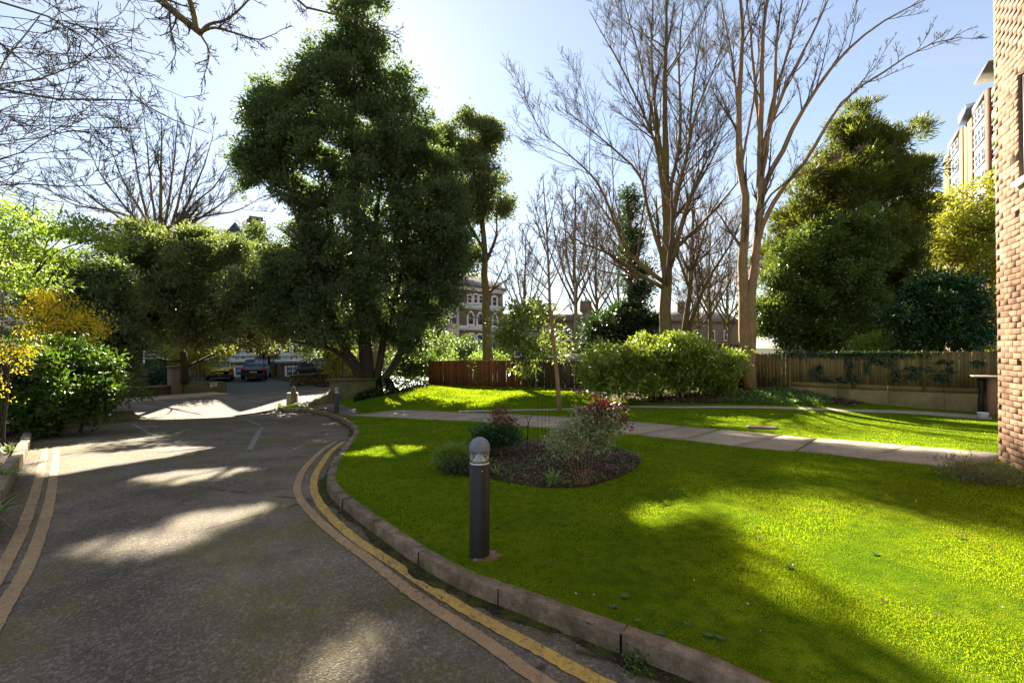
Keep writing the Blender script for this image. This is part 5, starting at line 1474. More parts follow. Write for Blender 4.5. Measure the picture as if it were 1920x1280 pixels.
# overhanging tree whose trunk stands just left of the view
t = empty('overhanging_tree', (-10.5, 3.2, float(gz(-10.5, 3.2)) - .05), 0, 'leafless tree whose knobbly branches hang across the upper left sky', 'tree')
T0 = np.array([-10.5, 3.2, float(gz(-10.5, 3.2)) - .2])
def from_trunk(z, px, Ys, r0, r1):
    pts, a, b = limb(px, Ys, r0, r1)
    s = T0 + [0, 0, z]; return (np.vstack([s, s * .5 + pts[0] * .5 + [0, 0, .5], pts]), r0, r1)
lb = [(np.array([T0, T0 + [0, .1, 3], T0 + [.2, .2, 6], T0 + [.3, .5, 10], T0 + [.8, .6, 13]]), .34, .12),
      from_trunk(8.5, [(230, -80), (290, -8), (318, 12), (345, 40), (376, 62)], [8.6, 8.2], .15, .055),
      limb([(376, 62), (392, 45), (425, 38), (455, 12), (480, -15)], [8.2, 8.0], .03, .012), limb([(376, 62), (400, 52), (440, 62), (485, 74), (520, 62)], [8.2, 8.0], .028, .006),
      limb([(372, 60), (392, 95), (385, 135), (376, 160)], [8.2, 8.2], .02, .005), limb([(318, 15), (320, 55), (330, 100), (310, 130)], [8.3, 8.3], .02, .005), limb([(368, 55), (362, 20), (352, -10)], 8.2, .045, .045),
      from_trunk(9.2, [(470, -90), (530, -25), (550, 8), (575, 16), (615, 18), (640, 30)], [8.6, 8.4], .10, .014), limb([(640, 30), (690, 45), (718, 58), (740, 68), (760, 80)], 8.4, .012, .004), limb([(618, 18), (632, 2), (650, -20)], 8.4, .02, .01),
      from_trunk(5.2, [(-60, 150), (0, 164), (80, 182), (150, 192), (245, 187), (300, 212), (350, 232), (392, 250)], [7.5, 8.2], .05, .006),
      from_trunk(6.6, [(-60, -20), (0, 5), (60, 28), (120, 40), (180, 95), (240, 160), (300, 225)], [7.5, 8.6], .045, .005),
      limb([(120, 40), (165, 52), (215, 56), (262, 58)], 8.0, .014, .004),
      from_trunk(6.0, [(-60, 40), (0, 85), (60, 122), (110, 172), (170, 232), (230, 292)], [7.6, 8.6], .035, .005),
      from_trunk(5.4, [(-60, 160), (0, 154), (70, 148), (130, 128), (190, 88), (240, 72)], [7.6, 8.0], .035, .006),
      from_trunk(4.4, [(-60, 300), (0, 292), (48, 284), (85, 255), (130, 225)], [7.8, 8.2], .04, .006), from_trunk(4.0, [(-60, 340), (0, 343), (80, 345), (165, 350), (235, 328), (300, 288)], [7.8, 8.6], .03, .005),
      from_trunk(5.0, [(-60, 210), (0, 214), (100, 222), (200, 222), (270, 205)], [8.2, 8.8], .022, .004), from_trunk(6.8, [(-30, -60), (60, -10), (110, 22), (160, 55), (230, 110), (290, 160), (350, 185)], [7.6, 8.8], .03, .004),
      from_trunk(6.4, [(-60, 180), (-10, 145), (20, 100), (60, 55), (75, 30)], [7.4, 7.6], .03, .008), from_trunk(6.9, [(190, -50), (230, -5), (270, 30), (300, 60)], [8.4, 8.4], .02, .004),
      *[from_trunk(3.6 + k * .55, [(-70, 30 + 36 * k), (0, 20 + 36 * k + 8 * (-1) ** k), (60 + 6 * (k % 3), 34 + 33 * k), (120 + 14 * (k % 4), 30 + 32 * k + 14 * (-1) ** k), (210 + 22 * (k * 3 % 5), 44 + 33 * k)], [7.2 + .3 * (k % 4), 8.0 + .35 * (k % 3)], .022, .004) for k in range(9)],
      from_trunk(4.7, [(-60, 270), (0, 262), (60, 262), (150, 245), (260, 262), (330, 235)], [8.6, 9.2], .02, .004)]
bare_tree(t, lb, [dict(k=14, ratio=.32, n=7, ang=40, t0=.2, wig=.12, trop=.02, lift=-.1, sides=4, rr=.42, cap=4.2, rmin=.006),
                  dict(k=7, ratio=.42, n=5, ang=46, t0=.2, wig=.16, trop=.05, lift=-.05, rr=.6, rmin=.0048, lmin=.06), dict(k=4, ratio=.4, n=4, ang=48, t0=.3, wig=.2, trop=.14, rr=.85, rmin=.0042, lmin=.04)], 36, MAT['bark_olive'], MAT['twig_grey'], n0=16)

# ------------------------------------------------------------ yew, holly, camellia, yellow tree at the right
Y = 25.0
t = plant('yew_tree', 'tall dark yew with feathery upswept sprays against the blue sky', 'tree', 1600, 660, Y)
stems(t, [limb([(1600, 690), (1602, 560), (1605, 400), (1612, 240)], Y, .35, .05), limb([(1601, 600), (1660, 420), (1700, 290)], Y, .16, .03), limb([(1601, 600), (1560, 430), (1545, 320)], Y, .16, .03)], MAT['bark_dark'], 'trunk')
bl = [blob(*b, Y) for b in [(1612, 222, 14, 30), (1625, 265, 32, 44), (1578, 280, 28, 44), (1595, 330, 62, 60), (1655, 262, 14, 36), (1662, 315, 40, 50), (1545, 330, 36, 52), (1505, 400, 36, 56), (1704, 275, 18, 26), (1716, 300, 12, 22), (1692, 325, 34, 44), (1600, 420, 100, 80), (1540, 410, 52, 70), (1500, 480, 50, 80), (1685, 390, 42, 60),
      (1712, 415, 18, 34), (1640, 500, 80, 70), (1560, 470, 60, 70), (1690, 490, 34, 50), (1620, 580, 90, 60), (1690, 580, 50, 50)]]
crown(lumpy(bl, .5, 24, 1.0, .75, 1.3), 7500, 16, .32, .055, .15, 24, shell=.8, up=.5, out=.9, gap=.06, gfreq=1.5, rough=.2, rand=.5).build('crown', LEAF['yew'], t)
Y = 22.5
t = plant('holly_tree', 'glossy mid-green holly in front of the dark yew above the olive fence', 'tree', 1520, 660, Y)
stems(t, [limb([(1520, 690), (1522, 600), (1528, 480)], Y, .2, .05)], MAT['bark_dark'], 'trunk')
bl = [blob(*b, Y) for b in [(1550, 440, 30, 36), (1505, 470, 36, 44), (1590, 480, 48, 50), (1480, 520, 40, 44), (1560, 520, 64, 60), (1475, 580, 52, 50), (1565, 585, 70, 56), (1610, 430, 30, 40), (1462, 615, 40, 34), (1540, 630, 70, 26), (1625, 560, 42, 56), (1430, 590, 18, 26), (1620, 480, 40, 50)]]
crown(lumpy(bl, .42, 25, 1.0, .7, 1.25, .85), 4600, 20, .15, .075, .16, 25, shell=.8, gap=.06, gfreq=1.6, rough=.12, rand=1.0).build('crown', LEAF['holly'], t)
Y = 17.5
t = plant('camellia_bush', 'rounded very dark green bush behind the fence next to the brick building', 'bush', 1765, 662, Y)
stems(t, [limb([(1765, 690), (1764, 640), (1762, 580)], Y, .1, .03)], MAT['bark_dark'])
bl = [blob(*b, Y) for b in [(1755, 580, 66, 58), (1715, 600, 46, 42), (1800, 590, 42, 50), (1760, 630, 76, 24), (1770, 545, 40, 36), (1835, 620, 24, 30)]]
crown(lumpy(bl, .4, 26, .9), 1700, 20, .13, .065, .13, 26, shell=.8, rough=.12, rand=1.0).build('foliage', LEAF['camellia'], t)
Y = 31.0
t = plant('yellow_leaved_tree', 'loose yellow-green tree with pale twisting limbs below the tower block', 'tree', 1790, 660, Y)
lb = [limb([(1785, 690), (1786, 600), (1782, 520), (1788, 440), (1785, 360)], Y, .19, .045), limb([(1784, 560), (1745, 500), (1730, 470)], Y, .11, .03), limb([(1784, 530), (1830, 470), (1845, 400)], Y, .11, .03), limb([(1786, 600), (1830, 560), (1855, 520)], Y, .1, .03), limb([(1783, 500), (1760, 440), (1740, 420)], Y, .05, .015)]
bare_tree(t, lb, [dict(k=7, ratio=.4, n=5, ang=45, wig=.15, rr=.5, rmin=.016), dict(k=5, ratio=.5, n=4, ang=45, wig=.18, rr=.6, rmin=.012)], 37, MAT['bark_tan'], MAT['bark_tan'], name='branches')
bl = [blob(*b, Y) for b in [(1785, 385, 34, 40), (1830, 385, 30, 45), (1845, 440, 20, 50), (1800, 520, 50, 40), (1760, 440, 50, 46), (1815, 450, 46, 56), (1845, 520, 22, 70), (1780, 500, 56, 40), (1735, 460, 26, 32), (1830, 600, 30, 40)]]
crown(lumpy(bl, .75, 27, .8, .6, 1.2, 0), 1500, 16, .23, .11, .3, 27, shell=.9, gap=.15, gfreq=2.0, rough=.2, rand=1.1).build('crown', LEAF['ochre'], t)

# ------------------------------------------------------------ hedge and middle shrubs
Y = 16.9
t = plant('clipped_hedge', 'bright glossy rounded hedge bush in the middle of the back lawn', 'hedge', 1245, 742, Y)
stems(t, [limb([(x0, 745), (x0 + 4, 720), (x1, 670)], Y, .035, .015) for x0, x1 in ((1160, 1150), (1200, 1190), (1240, 1230), (1270, 1290), (1310, 1330), (1345, 1360))], MAT['bark_dark'])
bl = [blob(*b, Y, 1.0) for b in [(1142, 692, 40, 42), (1200, 676, 52, 36), (1262, 670, 56, 34), (1325, 668, 48, 34), (1170, 712, 48, 26), (1235, 708, 60, 30), (1300, 705, 58, 30), (1118, 688, 18, 34), (1362, 682, 18, 38), (1345, 705, 34, 26), (1240, 655, 80, 18)]]
crown(lumpy(bl, .33, 28, .9, .75, 1.1), 1900, 16, .15, .07, .11, 28, shell=.8, rough=.1, up=.2, rand=1.0).build('foliage', LEAF['hedge'], t)
Y = 21.3
t = plant('pale_leaved_tree', 'small spreading tree with large pale leaves leaning over the dark fence', 'tree', 990, 716, Y)
lb = [limb([(992, 722), (990, 690), (1000, 655), (1012, 600), (1015, 565)], Y, .06, .015), limb([(990, 690), (965, 650), (945, 615)], Y, .035, .012), limb([(996, 670), (1030, 640), (1045, 600)], Y, .035, .012), limb([(993, 680), (980, 620), (975, 580)], Y, .035, .012)]
bare_tree(t, lb, [dict(k=7, ratio=.45, n=5, ang=50, wig=.14, rr=.5, rmin=.007), dict(k=4, ratio=.5, n=4, ang=45, rr=.6, rmin=.006)], 38, MAT['bark_dark'], MAT['bark_dark'], name='branches')
bl = [blob(*b, Y) for b in [(980, 612, 46, 30), (1012, 585, 32, 28), (952, 640, 34, 22), (1000, 655, 46, 20), (938, 618, 22, 24), (1035, 630, 26, 30), (985, 692, 26, 12), (1050, 665, 24, 20), (975, 580, 26, 16)]]
crown(bl, 420, 11, .19, .095, .22, 29, shell=.9, gap=.2, gfreq=3, rough=.2, rand=1.1, hang=.2).build('crown', LEAF['pale'], t)
Y = 28.0
t = plant('ivy_clad_tree', 'dark ivy-smothered trunk with a spreading ivy skirt behind the dark fence', 'tree', 1183, 660, Y)
lb = [limb([(1184, 690), (1184, 600), (1181, 520), (1180, 430), (1176, 350)], Y, .24, .06), limb([(1182, 520), (1205, 450), (1215, 400)], Y, .1, .02), limb([(1181, 470), (1160, 400), (1150, 360)], Y, .08, .02)]
bare_tree(t, lb, [dict(k=7, ratio=.35, n=5, ang=40, rr=.5, rmin=.01), dict(k=5, ratio=.5, n=4, ang=40, rr=.6, rmin=.008)], 39, MAT['bark_olive'], MAT['twig_far'], name='branches')
bl = [blob(*b, Y) for b in [(1180, 400, 8, 40), (1181, 470, 15, 46), (1184, 525, 24, 34), (1190, 575, 34, 36), (1160, 605, 46, 32), (1200, 615, 40, 34), (1128, 615, 34, 26), (1112, 640, 30, 20), (1160, 645, 60, 18)]]
crown(lumpy(bl, .55, 30, .9), 1700, 20, .17, .09, .18, 30, shell=.8, rough=.12, rand=1.0).build('foliage', LEAF['ivy'], t)
bushes = [  # name, label, u, v, Y, blobs, ncl, leaf, L
    ('round_bush', 'round clipped green bush before the ground floor of the brick villa', 870, 672, 36, [(870, 655, 26, 24), (886, 662, 16, 16), (856, 664, 14, 14)], 260, 'laurel', .16),
    ('golden_bush', 'yellow-green loose bush left of the round bush behind the red-brown fence', 818, 676, 33, [(815, 645, 22, 24), (830, 665, 20, 14), (800, 662, 18, 20), (835, 640, 12, 14)], 240, 'lime', .17),
    ('low_shrub', 'low bright shrub at the foot of the slender evergreen', 925, 668, 33, [(905, 672, 22, 8), (935, 668, 16, 12)], 120, 'lime', .15),
    ('shade_bush', 'dark leafy bush between the big evergreen and the red-brown fence', 775, 700, 26, [(775, 672, 34, 30), (800, 690, 20, 20), (752, 690, 26, 24)], 420, 'laurel', .15),
    ('golden_bush', 'yellow-green bush beyond the rubble wall under the evergreen boughs', 630, 700, 35.5, [(618, 668, 22, 24), (648, 662, 20, 28), (600, 650, 18, 14), (635, 690, 26, 12), (575, 640, 20, 10)], 380, 'ochre', .19),
    ('twiggy_shrub', 'thin twiggy green shrub growing behind the mossy sign wall', 375, 714, 31, [(375, 662, 36, 20), (410, 650, 36, 16), (350, 680, 24, 20), (400, 675, 24, 16), (340, 650, 26, 16)], 300, 'ochre', .19),
    ('border_plants', 'blue-green border plants behind the low wall with coping', 270, 722, 30.5, [(250, 708, 28, 14), (290, 706, 26, 14), (315, 712, 14, 12)], 220, 'teal', .22),
    ('garden_bush', 'bright green bush lit by the sun beyond the slatted gate', 292, 690, 38, [(295, 640, 20, 28), (300, 610, 18, 20), (285, 685, 22, 12)], 240, 'lime', .22),
    ('dark_bush', 'dark hanging bush beside the brick pier on the street', 325, 692, 33, [(328, 668, 22, 22), (318, 690, 18, 16), (345, 650, 20, 20)], 260, 'holm', .2),
    ('low_shrub', 'sunlit low shrubs showing over the middle of the olive fence', 1680, 662, 19.5, [(1650, 644, 36, 14), (1705, 646, 40, 11), (1620, 652, 22, 7), (1735, 650, 20, 8)], 330, 'lime', .13),
    ('low_shrub', 'dark leafy shrub filling the gap at the end of the clipped hedge', 1375, 730, 18.0, [(1378, 700, 20, 26), (1440, 716, 24, 12), (1365, 725, 24, 12)], 220, 'ivy', .12),
]
for nm, lab, u, v, Y, bb, ncl, lf, L in bushes:
    t = plant(nm, lab, 'bush', u, v, Y)
    crown([blob(*b, Y) for b in bb], ncl, 15, L, L * .48, L * 1.5, hash_ := (len(lab) * 7 + int(u)), shell=.65, rough=.2, rand=1.0).build('foliage', LEAF[lf], t)
    c = bb[0]; st = [limb([(u + dx, v + 6), (u + dx * 1.2 + (c[0] - u) * .4, (v + c[1]) / 2), (c[0] + dx * 2.2, c[1] - c[3] * .3)], Y, .03, .01) for dx in (-6, 0, 7)]
    stems(t, st, MAT['bark_dark'])

# ------------------------------------------------------------ the left border
Y = 12.6
t = plant('laurel_bush', 'dark glossy laurel mass spilling over the left edge of the drive', 'bush', 90, 800, Y)
stems(t, [limb([(x, 810), (x + 15, 760), (x2, y2)], Y, .04, .015) for x, x2, y2 in ((30, 60, 690), (70, 130, 700), (110, 180, 720), (0, 10, 700), (150, 200, 740))], MAT['bark_dark'])
bl = [blob(*b, Y, 1.1) for b in [(50, 735, 70, 40), (125, 725, 56, 38), (170, 750, 34, 24), (20, 680, 56, 46), (100, 675, 60, 36), (190, 722, 24, 18), (-40, 740, 60, 60), (140, 768, 50, 14), (60, 772, 70, 18), (150, 690, 36, 26)]]
crown(lumpy(bl, .34, 51, .7, .6, 1.25, .7), 2000, 15, .12, .058, .13, 51, shell=.85, rough=.15, rand=1.0, gap=.12, gfreq=2.4).build('foliage', LEAF['laurel'], t)
Y = 18.5
t = plant('dark_laurel_tree', 'tall dark laurel between the yellow-flowered shrub and the domed evergreen', 'tree', 205, 770, Y)
stems(t, [limb([(205, 780), (202, 700), (198, 600), (200, 540)], Y, .1, .03), limb([(203, 700), (225, 640), (235, 580)], Y, .06, .02)], MAT['bark_dark'], 'trunk')
bl = [blob(*b, Y) for b in [(195, 590, 52, 64), (150, 610, 50, 60), (232, 630, 30, 56), (190, 670, 52, 46), (170, 540, 40, 34), (215, 530, 34, 36), (120, 560, 40, 50), (60, 600, 60, 70)]]
crown(lumpy(bl, .5, 52, .9), 2400, 18, .16, .08, .17, 52, shell=.8, rough=.12, rand=1.0).build('crown', LEAF['holm'], t)
Y = 9.6
t = plant('fresh_leaved_tree', 'young tree with bright fresh green sprays at the upper left edge', 'tree', 8, 860, Y)
lb = [limb([(5, 870), (12, 740), (22, 640), (45, 560), (75, 490), (100, 430), (120, 380)], Y, .03, .007), limb([(22, 640), (70, 560), (120, 490), (180, 440)], Y, .025, .006), limb([(60, 520), (110, 470), (190, 450), (255, 466)], Y, .018, .004), limb([(12, 700), (-5, 560), (10, 450), (30, 390)], Y, .03, .008), limb([(75, 490), (60, 420), (65, 370)], Y, .015, .005), limb([(80, 480), (140, 430), (215, 428)], Y, .014, .004)]
bare_tree(t, lb, [dict(k=8, ratio=.35, n=5, ang=45, t0=.3, wig=.12, trop=.03, rr=.45, rmin=.004), dict(k=4, ratio=.5, n=4, ang=45, wig=.12, rr=.6, rmin=.003)], 53, MAT['bark_dark'], MAT['bark_dark'], name='branches')
bl = [blob(*b, Y, .9) for b in [(25, 395, 48, 26), (55, 440, 66, 30), (120, 430, 50, 22), (30, 490, 50, 34), (110, 480, 60, 24), (165, 440, 40, 16), (215, 455, 36, 10), (190, 425, 30, 8), (60, 530, 50, 22), (-30, 440, 40, 60)]]
crown(bl, 560, 11, .095, .042, .11, 54, shell=.9, gap=.22, gfreq=5, rough=.2, rand=1.0, flat=.3, up=-.05).build('crown', LEAF['lime'], t)
Y = 9.0
t = plant('forsythia_bush', 'yellow-flowered arching shrub at the left edge of the drive', 'bush', 20, 860, Y)
arch = [limb([(-20 + k * 2, 860), (-12 + k * 7, 760 - k * 9), (5 + k * 16, 660 - k * 10), (55 + k * 18, 590 - (k * 29 % 40)), (100 + k * 17, 590 + (k * 31 % 50))], [Y + .5 * (-1) ** k, Y + .7 * ((k * 3) % 4 - 1.5)], .005, .002) for k in range(6)]
last = bare_tree(t, arch, [dict(k=9, ratio=.22, n=5, ang=40, t0=.35, wig=.1, trop=-.06, rr=.5, rmin=.003), dict(k=4, ratio=.5, n=4, ang=40, rr=.6, rmin=.003)], 55, MAT['bark_dark'], MAT['bark_dark'], name='branches')
bl = [blob(*b, Y, .5) for b in [(62, 585, 44, 22), (110, 582, 40, 20), (150, 600, 34, 24), (50, 618, 40, 20), (105, 612, 36, 16), (172, 622, 14, 20), (90, 556, 50, 12), (15, 690, 14, 60), (40, 655, 26, 16)]]
crown(bl, 420, 12, .045, .022, .07, 56, shell=.95, gap=.2, gfreq=7, rough=.2, rand=1.2).build('blossom', LEAF['yellow'], t)
bl = [blob(*b, Y, .6) for b in [(80, 600, 60, 34), (140, 625, 40, 24), (45, 640, 40, 30)]]
crown(bl, 140, 10, .07, .03, .1, 57, shell=.9, rough=.2, rand=1.2).build('foliage', LEAF['laurel'], t)
Y = 7.2
t = plant('white_blossom_bush', 'white-flowering shrub cut by the left edge of the picture', 'bush', -30, 900, Y)
stems(t, [limb([(-35, 910), (-20, 760), (0, 640), (6, 560)], Y, .02, .006), limb([(-30, 910), (-25, 700), (10, 610)], Y, .015, .005)], MAT['twig'])
bl = [blob(*b, Y, .4) for b in [(0, 556, 18, 14), (6, 606, 20, 16), (4, 652, 26, 10), (-30, 600, 26, 60)]]
crown(bl, 70, 8, .05, .022, .06, 58, shell=.9, rough=.2, rand=1.2).build('blossom', LEAF['white'], t)

def strap_plant(name, label, P, n, L, W, seed, leaf='strap', droop=.9, spread=.9, group=None):
    r = np.random.default_rng(seed)
    root = empty(name, P, 0, label, 'plant', group)
    m = MB(); az = r.uniform(0, 6.28, n); k = 7
    for i in range(n):
        l = L * r.uniform(.6, 1.15); w = W * r.uniform(.7, 1.1); d = np.array([math.cos(az[i]), math.sin(az[i])])
        s = np.linspace(0, 1, k); sp = spread * r.uniform(.35, 1.1)
        hor = l * sp * (s * .55 + s ** 2 * .45); ver = l * (s * (1.0 - .3 * sp) - droop * sp * .75 * s ** 2.2)
        c = np.column_stack([d[0] * hor, d[1] * hor, ver]) + [r.normal(0, .03), r.normal(0, .03), 0]
        sd = np.array([-d[1], d[0], 0]); ww = w * np.minimum(1, (1.02 - s) * 2.2) * np.minimum(1, .45 + s * 2)
        V = np.concatenate([c + sd * ww[:, None] / 2 + [0, 0, 1] * (ww[:, None] * .12), c, c - sd * ww[:, None] / 2 + [0, 0, 1] * (ww[:, None] * .12)])
        j = np.arange(k - 1)
        m.add(V, np.concatenate([np.stack([j, j + 1, j + 1 + k, j + k], 1), np.stack([j + k, j + k + 1, j + 1 + 2 * k, j + 2 * k], 1)]))
    m.build('leaf_tuft', LEAF[leaf], root, local=True, smooth=True)
    return root
for u, v, n, L, lab in ((8, 905, 46, .55, 'strap-leaved clump nearest the left edge of the drive'), (-25, 985, 46, .55, 'strap-leaved clump lower at the left frame edge'), (12, 850, 40, .42, 'pale strap-leaved clump beside the end of the pale kerb'), (-60, 905, 40, .5, 'strap-leaved clump behind the others at the left edge')):
    p = gp(u, v, -.05); strap_plant('strap_plant', lab, (p[0], p[1], p[2]), n, L, .022, int(u + 300), group='strap-leaved plants')

# ------------------------------------------------------------ flower bed in the front lawn
bed_px = [(812, 868), (826, 848), (880, 834), (960, 828), (1060, 829), (1150, 840), (1196, 858), (1192, 878), (1150, 899), (1090, 914), (1020, 915), (960, 906), (900, 894), (840, 884)]
BED = crom(np.vstack([gpl(bed_px)[:, :2], gpl(bed_px[:1])[:, :2]]), .08)[:-1]
bc = BED.mean(0)
sheet('flower_bed', BED, 0.0, .07, MAT['soil'], zfun=lambda x, y: gz(x, y) + .012 + .05 * np.clip(1 - (np.hypot((x - bc[0]) / 1.4, (y - bc[1]) / 1.5)) ** 2, 0, 1))
def bedz(x, y): return gz(x, y) + .03
def bed_crown(name, label, u, v, bb, ncl, lpc, L, W, leaf, stem_px, seed, cat='shrub', smat='twig', part='foliage', shell=.9, extra=None, **kw):
    p = gp(u, v, .03); Y = p[1]
    t = empty(name, (p[0], p[1], p[2]), 0, label, cat)
    stems(t, [limb(s, Y, r0, r1) for s, r0, r1 in stem_px], MAT[smat])
    crown([blob(*b, Y) for b in bb], ncl, lpc, L, W, L * 1.2, seed, shell=shell, rough=.2, rand=1.1, **kw).build(part, LEAF[leaf], t)
    if extra:
        for nm, lf, b2, n2, L2 in extra:
            crown([blob(*b, Y) for b in b2], n2, 6, L2, L2 * .5, L2 * .9, seed + 1, shell=.95, rough=.2, rand=1.1).build(nm, LEAF[lf], t)
    return t
bed_crown('red_tipped_shrub', 'open shrub with dark red young leaves at the right of the flower bed', 1122, 876, [(1120, 800, 32, 26), (1135, 775, 26, 18), (1100, 780, 22, 16), (1150, 800, 20, 16), (1125, 830, 22, 14)], 420, 9, .046, .024, 'varieg',
          [([(1122, 878), (1121, 850), (1126, 815), (1140, 770)], .011, .004), ([(1124, 876), (1130, 845), (1140, 810), (1160, 785)], .009, .003), ([(1118, 876), (1110, 840), (1104, 805), (1098, 775)], .009, .003), ([(1121, 852), (1115, 810), (1120, 765)], .007, .003)], 61,
          extra=[('red_leaf_tips', 'red', [(1130, 758, 24, 10), (1145, 762, 22, 12), (1090, 770, 14, 8), (1118, 775, 20, 10), (1160, 785, 14, 10), (1172, 800, 10, 10), (1086, 765, 8, 6)], 130, .052)])
bed_crown('variegated_shrub', 'airy cream-and-green variegated shrub in the middle of the flower bed', 1070, 880, [(1055, 815, 28, 20), (1075, 800, 24, 20), (1040, 830, 20, 16), (1080, 830, 24, 18), (1060, 845, 22, 12)], 380, 9, .036, .019, 'varieg',
          [([(1070, 882), (1062, 850), (1050, 815)], .006, .003), ([(1072, 882), (1078, 840), (1085, 800)], .006, .003), ([(1068, 882), (1048, 850), (1035, 825)], .005, .003)], 62)
bed_crown('bronze_shrub', 'small leggy shrub with bronze-red tips at the back left of the flower bed', 938, 850, [(940, 775, 16, 10), (930, 790, 14, 8), (955, 790, 12, 8), (942, 762, 8, 6), (946, 805, 16, 10)], 90, 9, .05, .022, 'bronze',
          [([(938, 852), (936, 825), (930, 795), (938, 765)], .010, .004), ([(938, 835), (946, 805), (956, 785)], .007, .003), ([(937, 830), (926, 805), (922, 790)], .006, .003)], 63)
bed_crown('dark_green_shrub', 'mounded dark green shrub behind the bollard light', 925, 855, [(905, 812, 22, 16), (935, 815, 28, 18), (962, 820, 16, 16), (920, 832, 32, 12)], 340, 11, .05, .022, 'camellia', [([(925, 857), (922, 835), (918, 815)], .01, .004), ([(930, 857), (945, 830), (955, 815)], .01, .004)], 64)
bed_crown('yellow_green_spurge', 'low yellow-green mound at the left end of the flower bed', 848, 876, [(845, 850, 28, 14), (872, 852, 18, 14), (828, 858, 16, 12), (855, 864, 30, 10)], 190, 10, .045, .018, 'lime', [([(848, 878), (846, 864), (842, 850)], .008, .004)], 65,
          extra=[('flower_heads', 'lime', [(845, 842, 28, 8), (870, 843, 18, 8), (828, 850, 14, 6)], 130, .035)])
bed_crown('dark_cover', 'dark purplish low plants at the front left of the flower bed', 868, 884, [(860, 876, 40, 7), (905, 884, 30, 7), (885, 868, 26, 8)], 150, 10, .04, .02, 'ivy', [([(868, 886), (867, 880), (865, 874)], .005, .003)], 66)
t = bed_crown('cane_clump', 'clump of bare tan canes at the front right of the flower bed', 1098, 908, [(1075, 862, 12, 6)], 8, 4, .03, .012, 'bronze',
          [([(1098 + dx * .4, 910), (1098 + dx * .7, 888), (1098 + dx * 1.1, 856 - abs(dx) * .2)], .0032, .002) for dx in (-34, -25, -16, -8, 0, 7, 13)], 67, smat='bark_tan')
bed_crown('thin_stem', 'single bare pruned stem standing at the back of the flower bed', 990, 842, [(991, 778, 5, 4)], 5, 4, .03, .015, 'bronze', [([(990, 844), (989, 815), (991, 790)], .012, .010), ([(991, 795), (986, 782), (985, 776)], .006, .003), ([(991, 792), (996, 780), (998, 774)], .006, .003)], 68, smat='bark_dark')
for k, (u, v, n2, lab) in enumerate([(1005, 842, 90, 'pink heather at the back of the flower bed'), (1175, 863, 60, 'pale pink heather at the right tip of the flower bed'), (1135, 884, 50, 'pink heather under the red-tipped shrub'), (1108, 897, 26, 'small pink heather beside the tan canes')]):
    p = gp(u, v, .03)
    t = empty('heather', tuple(p), 0, lab, 'flowers', 'pink heathers in the flower bed')
    bb = [blob(u + dx, v - 6, 12, 6, p[1]) for dx in (-16, 0, 16)]
    crown(bb, n2, 8, .022, .010, .03, 70 + k, shell=.9, rand=1.2).build('foliage', LEAF['ivy'], t)
    crown([(b[0], b[1], b[2] + .015, *b[3:]) for b in bb], n2 // 2, 7, .018, .012, .022, 80 + k, shell=.7, rand=1.2).build('flowers', LEAF['pink'], t)
for u, v, L, n, lab in ((932, 888, .26, 18, 'strap-leaved plant just right of the bollard light'), (1036, 906, .26, 44, 'grassy strap-leaved tuft at the front edge of the flower bed'), (1012, 868, .2, 16, 'small strap-leaved tuft in the middle of the flower bed')):
    p = gp(u, v, .03); strap_plant('strap_plant', lab, tuple(p), n, L * 1.15, .016, int(u), group='strap-leaved plants')
r = np.random.default_rng(3)
cs = empty('support_canes', tuple(gp(1018, 832, .03)), 0, 'thin dark support canes at the back of the flower bed', 'canes')
for k, (u, v0, v1) in enumerate([(1008, 835, 742), (1016, 836, 735), (1022, 836, 750), (1029, 838, 760)]):
    p = gp(u, v0, .03); q = at(u + 1, v1, p[1]); m = MB(); m.tubes([p, q], [.0035, .003], 5); m.build('cane', MAT['bark_dark'], cs)
# lavender beside the brick wall, with bright low cover
p = gp(1850, 935); t = empty('lavender_bush', tuple(p), 0, 'grey-green straggly lavender at the foot of the brick wall', 'shrub')
bl = [blob(*b, 5.6, .35) for b in [(1810, 880, 34, 20), (1850, 893, 44, 24), (1890, 905, 40, 26), (1835, 905, 40, 18), (1870, 930, 36, 16), (1930, 915, 40, 30)]]
crown(bl, 420, 12, .06, .009, .045, 90, shell=.9, up=.7, out=.7, rand=.7, rough=.2).build('foliage', LEAF['lavender'], t)
crown(bl, 130, 10, .045, .014, .05, 91, shell=.9, up=.6, rand=.8).build('green_shoots', LEAF['lime'], t)
stems(t, [limb([(1850 + d, 945), (1850 + d * 1.5, 915), (1850 + d * 2, 885)], 5.6, .006, .003) for d in (-18, -8, 0, 9, 20, 32)], MAT['twig'])
p = gp(1905, 950); t = empty('spurge_patch', tuple(p), 0, 'bright lime low leaves below the lavender at the right frame edge', 'plant')
crown([blob(*b, 5.2, .3) for b in [(1885, 950, 22, 10), (1915, 960, 26, 14), (1925, 930, 20, 12)]], 120, 9, .05, .03, .05, 92, shell=.8, rand=1.0).build('foliage', LEAF['lime'], t)
# dead pruned stump by the fence
p = gp(912, 724); t = empty('pruned_stump', tuple(p), 0, 'small pruned dead shrub in front of the red-brown fence', 'stump')
Ys = p[1]
stems(t, [limb([(912, 724), (914, 712), (908, 704)], Ys, .04, .02), limb([(913, 714), (922, 706), (928, 700)], Ys, .03, .015), limb([(908, 704), (900, 702), (926, 698)], Ys, .02, .012)], MAT['bark_olive'])
crown([blob(904, 718, 10, 6, Ys), blob(894, 692, 5, 4, Ys)], 16, 9, .12, .06, .12, 93).build('foliage', LEAF['lime'], t)
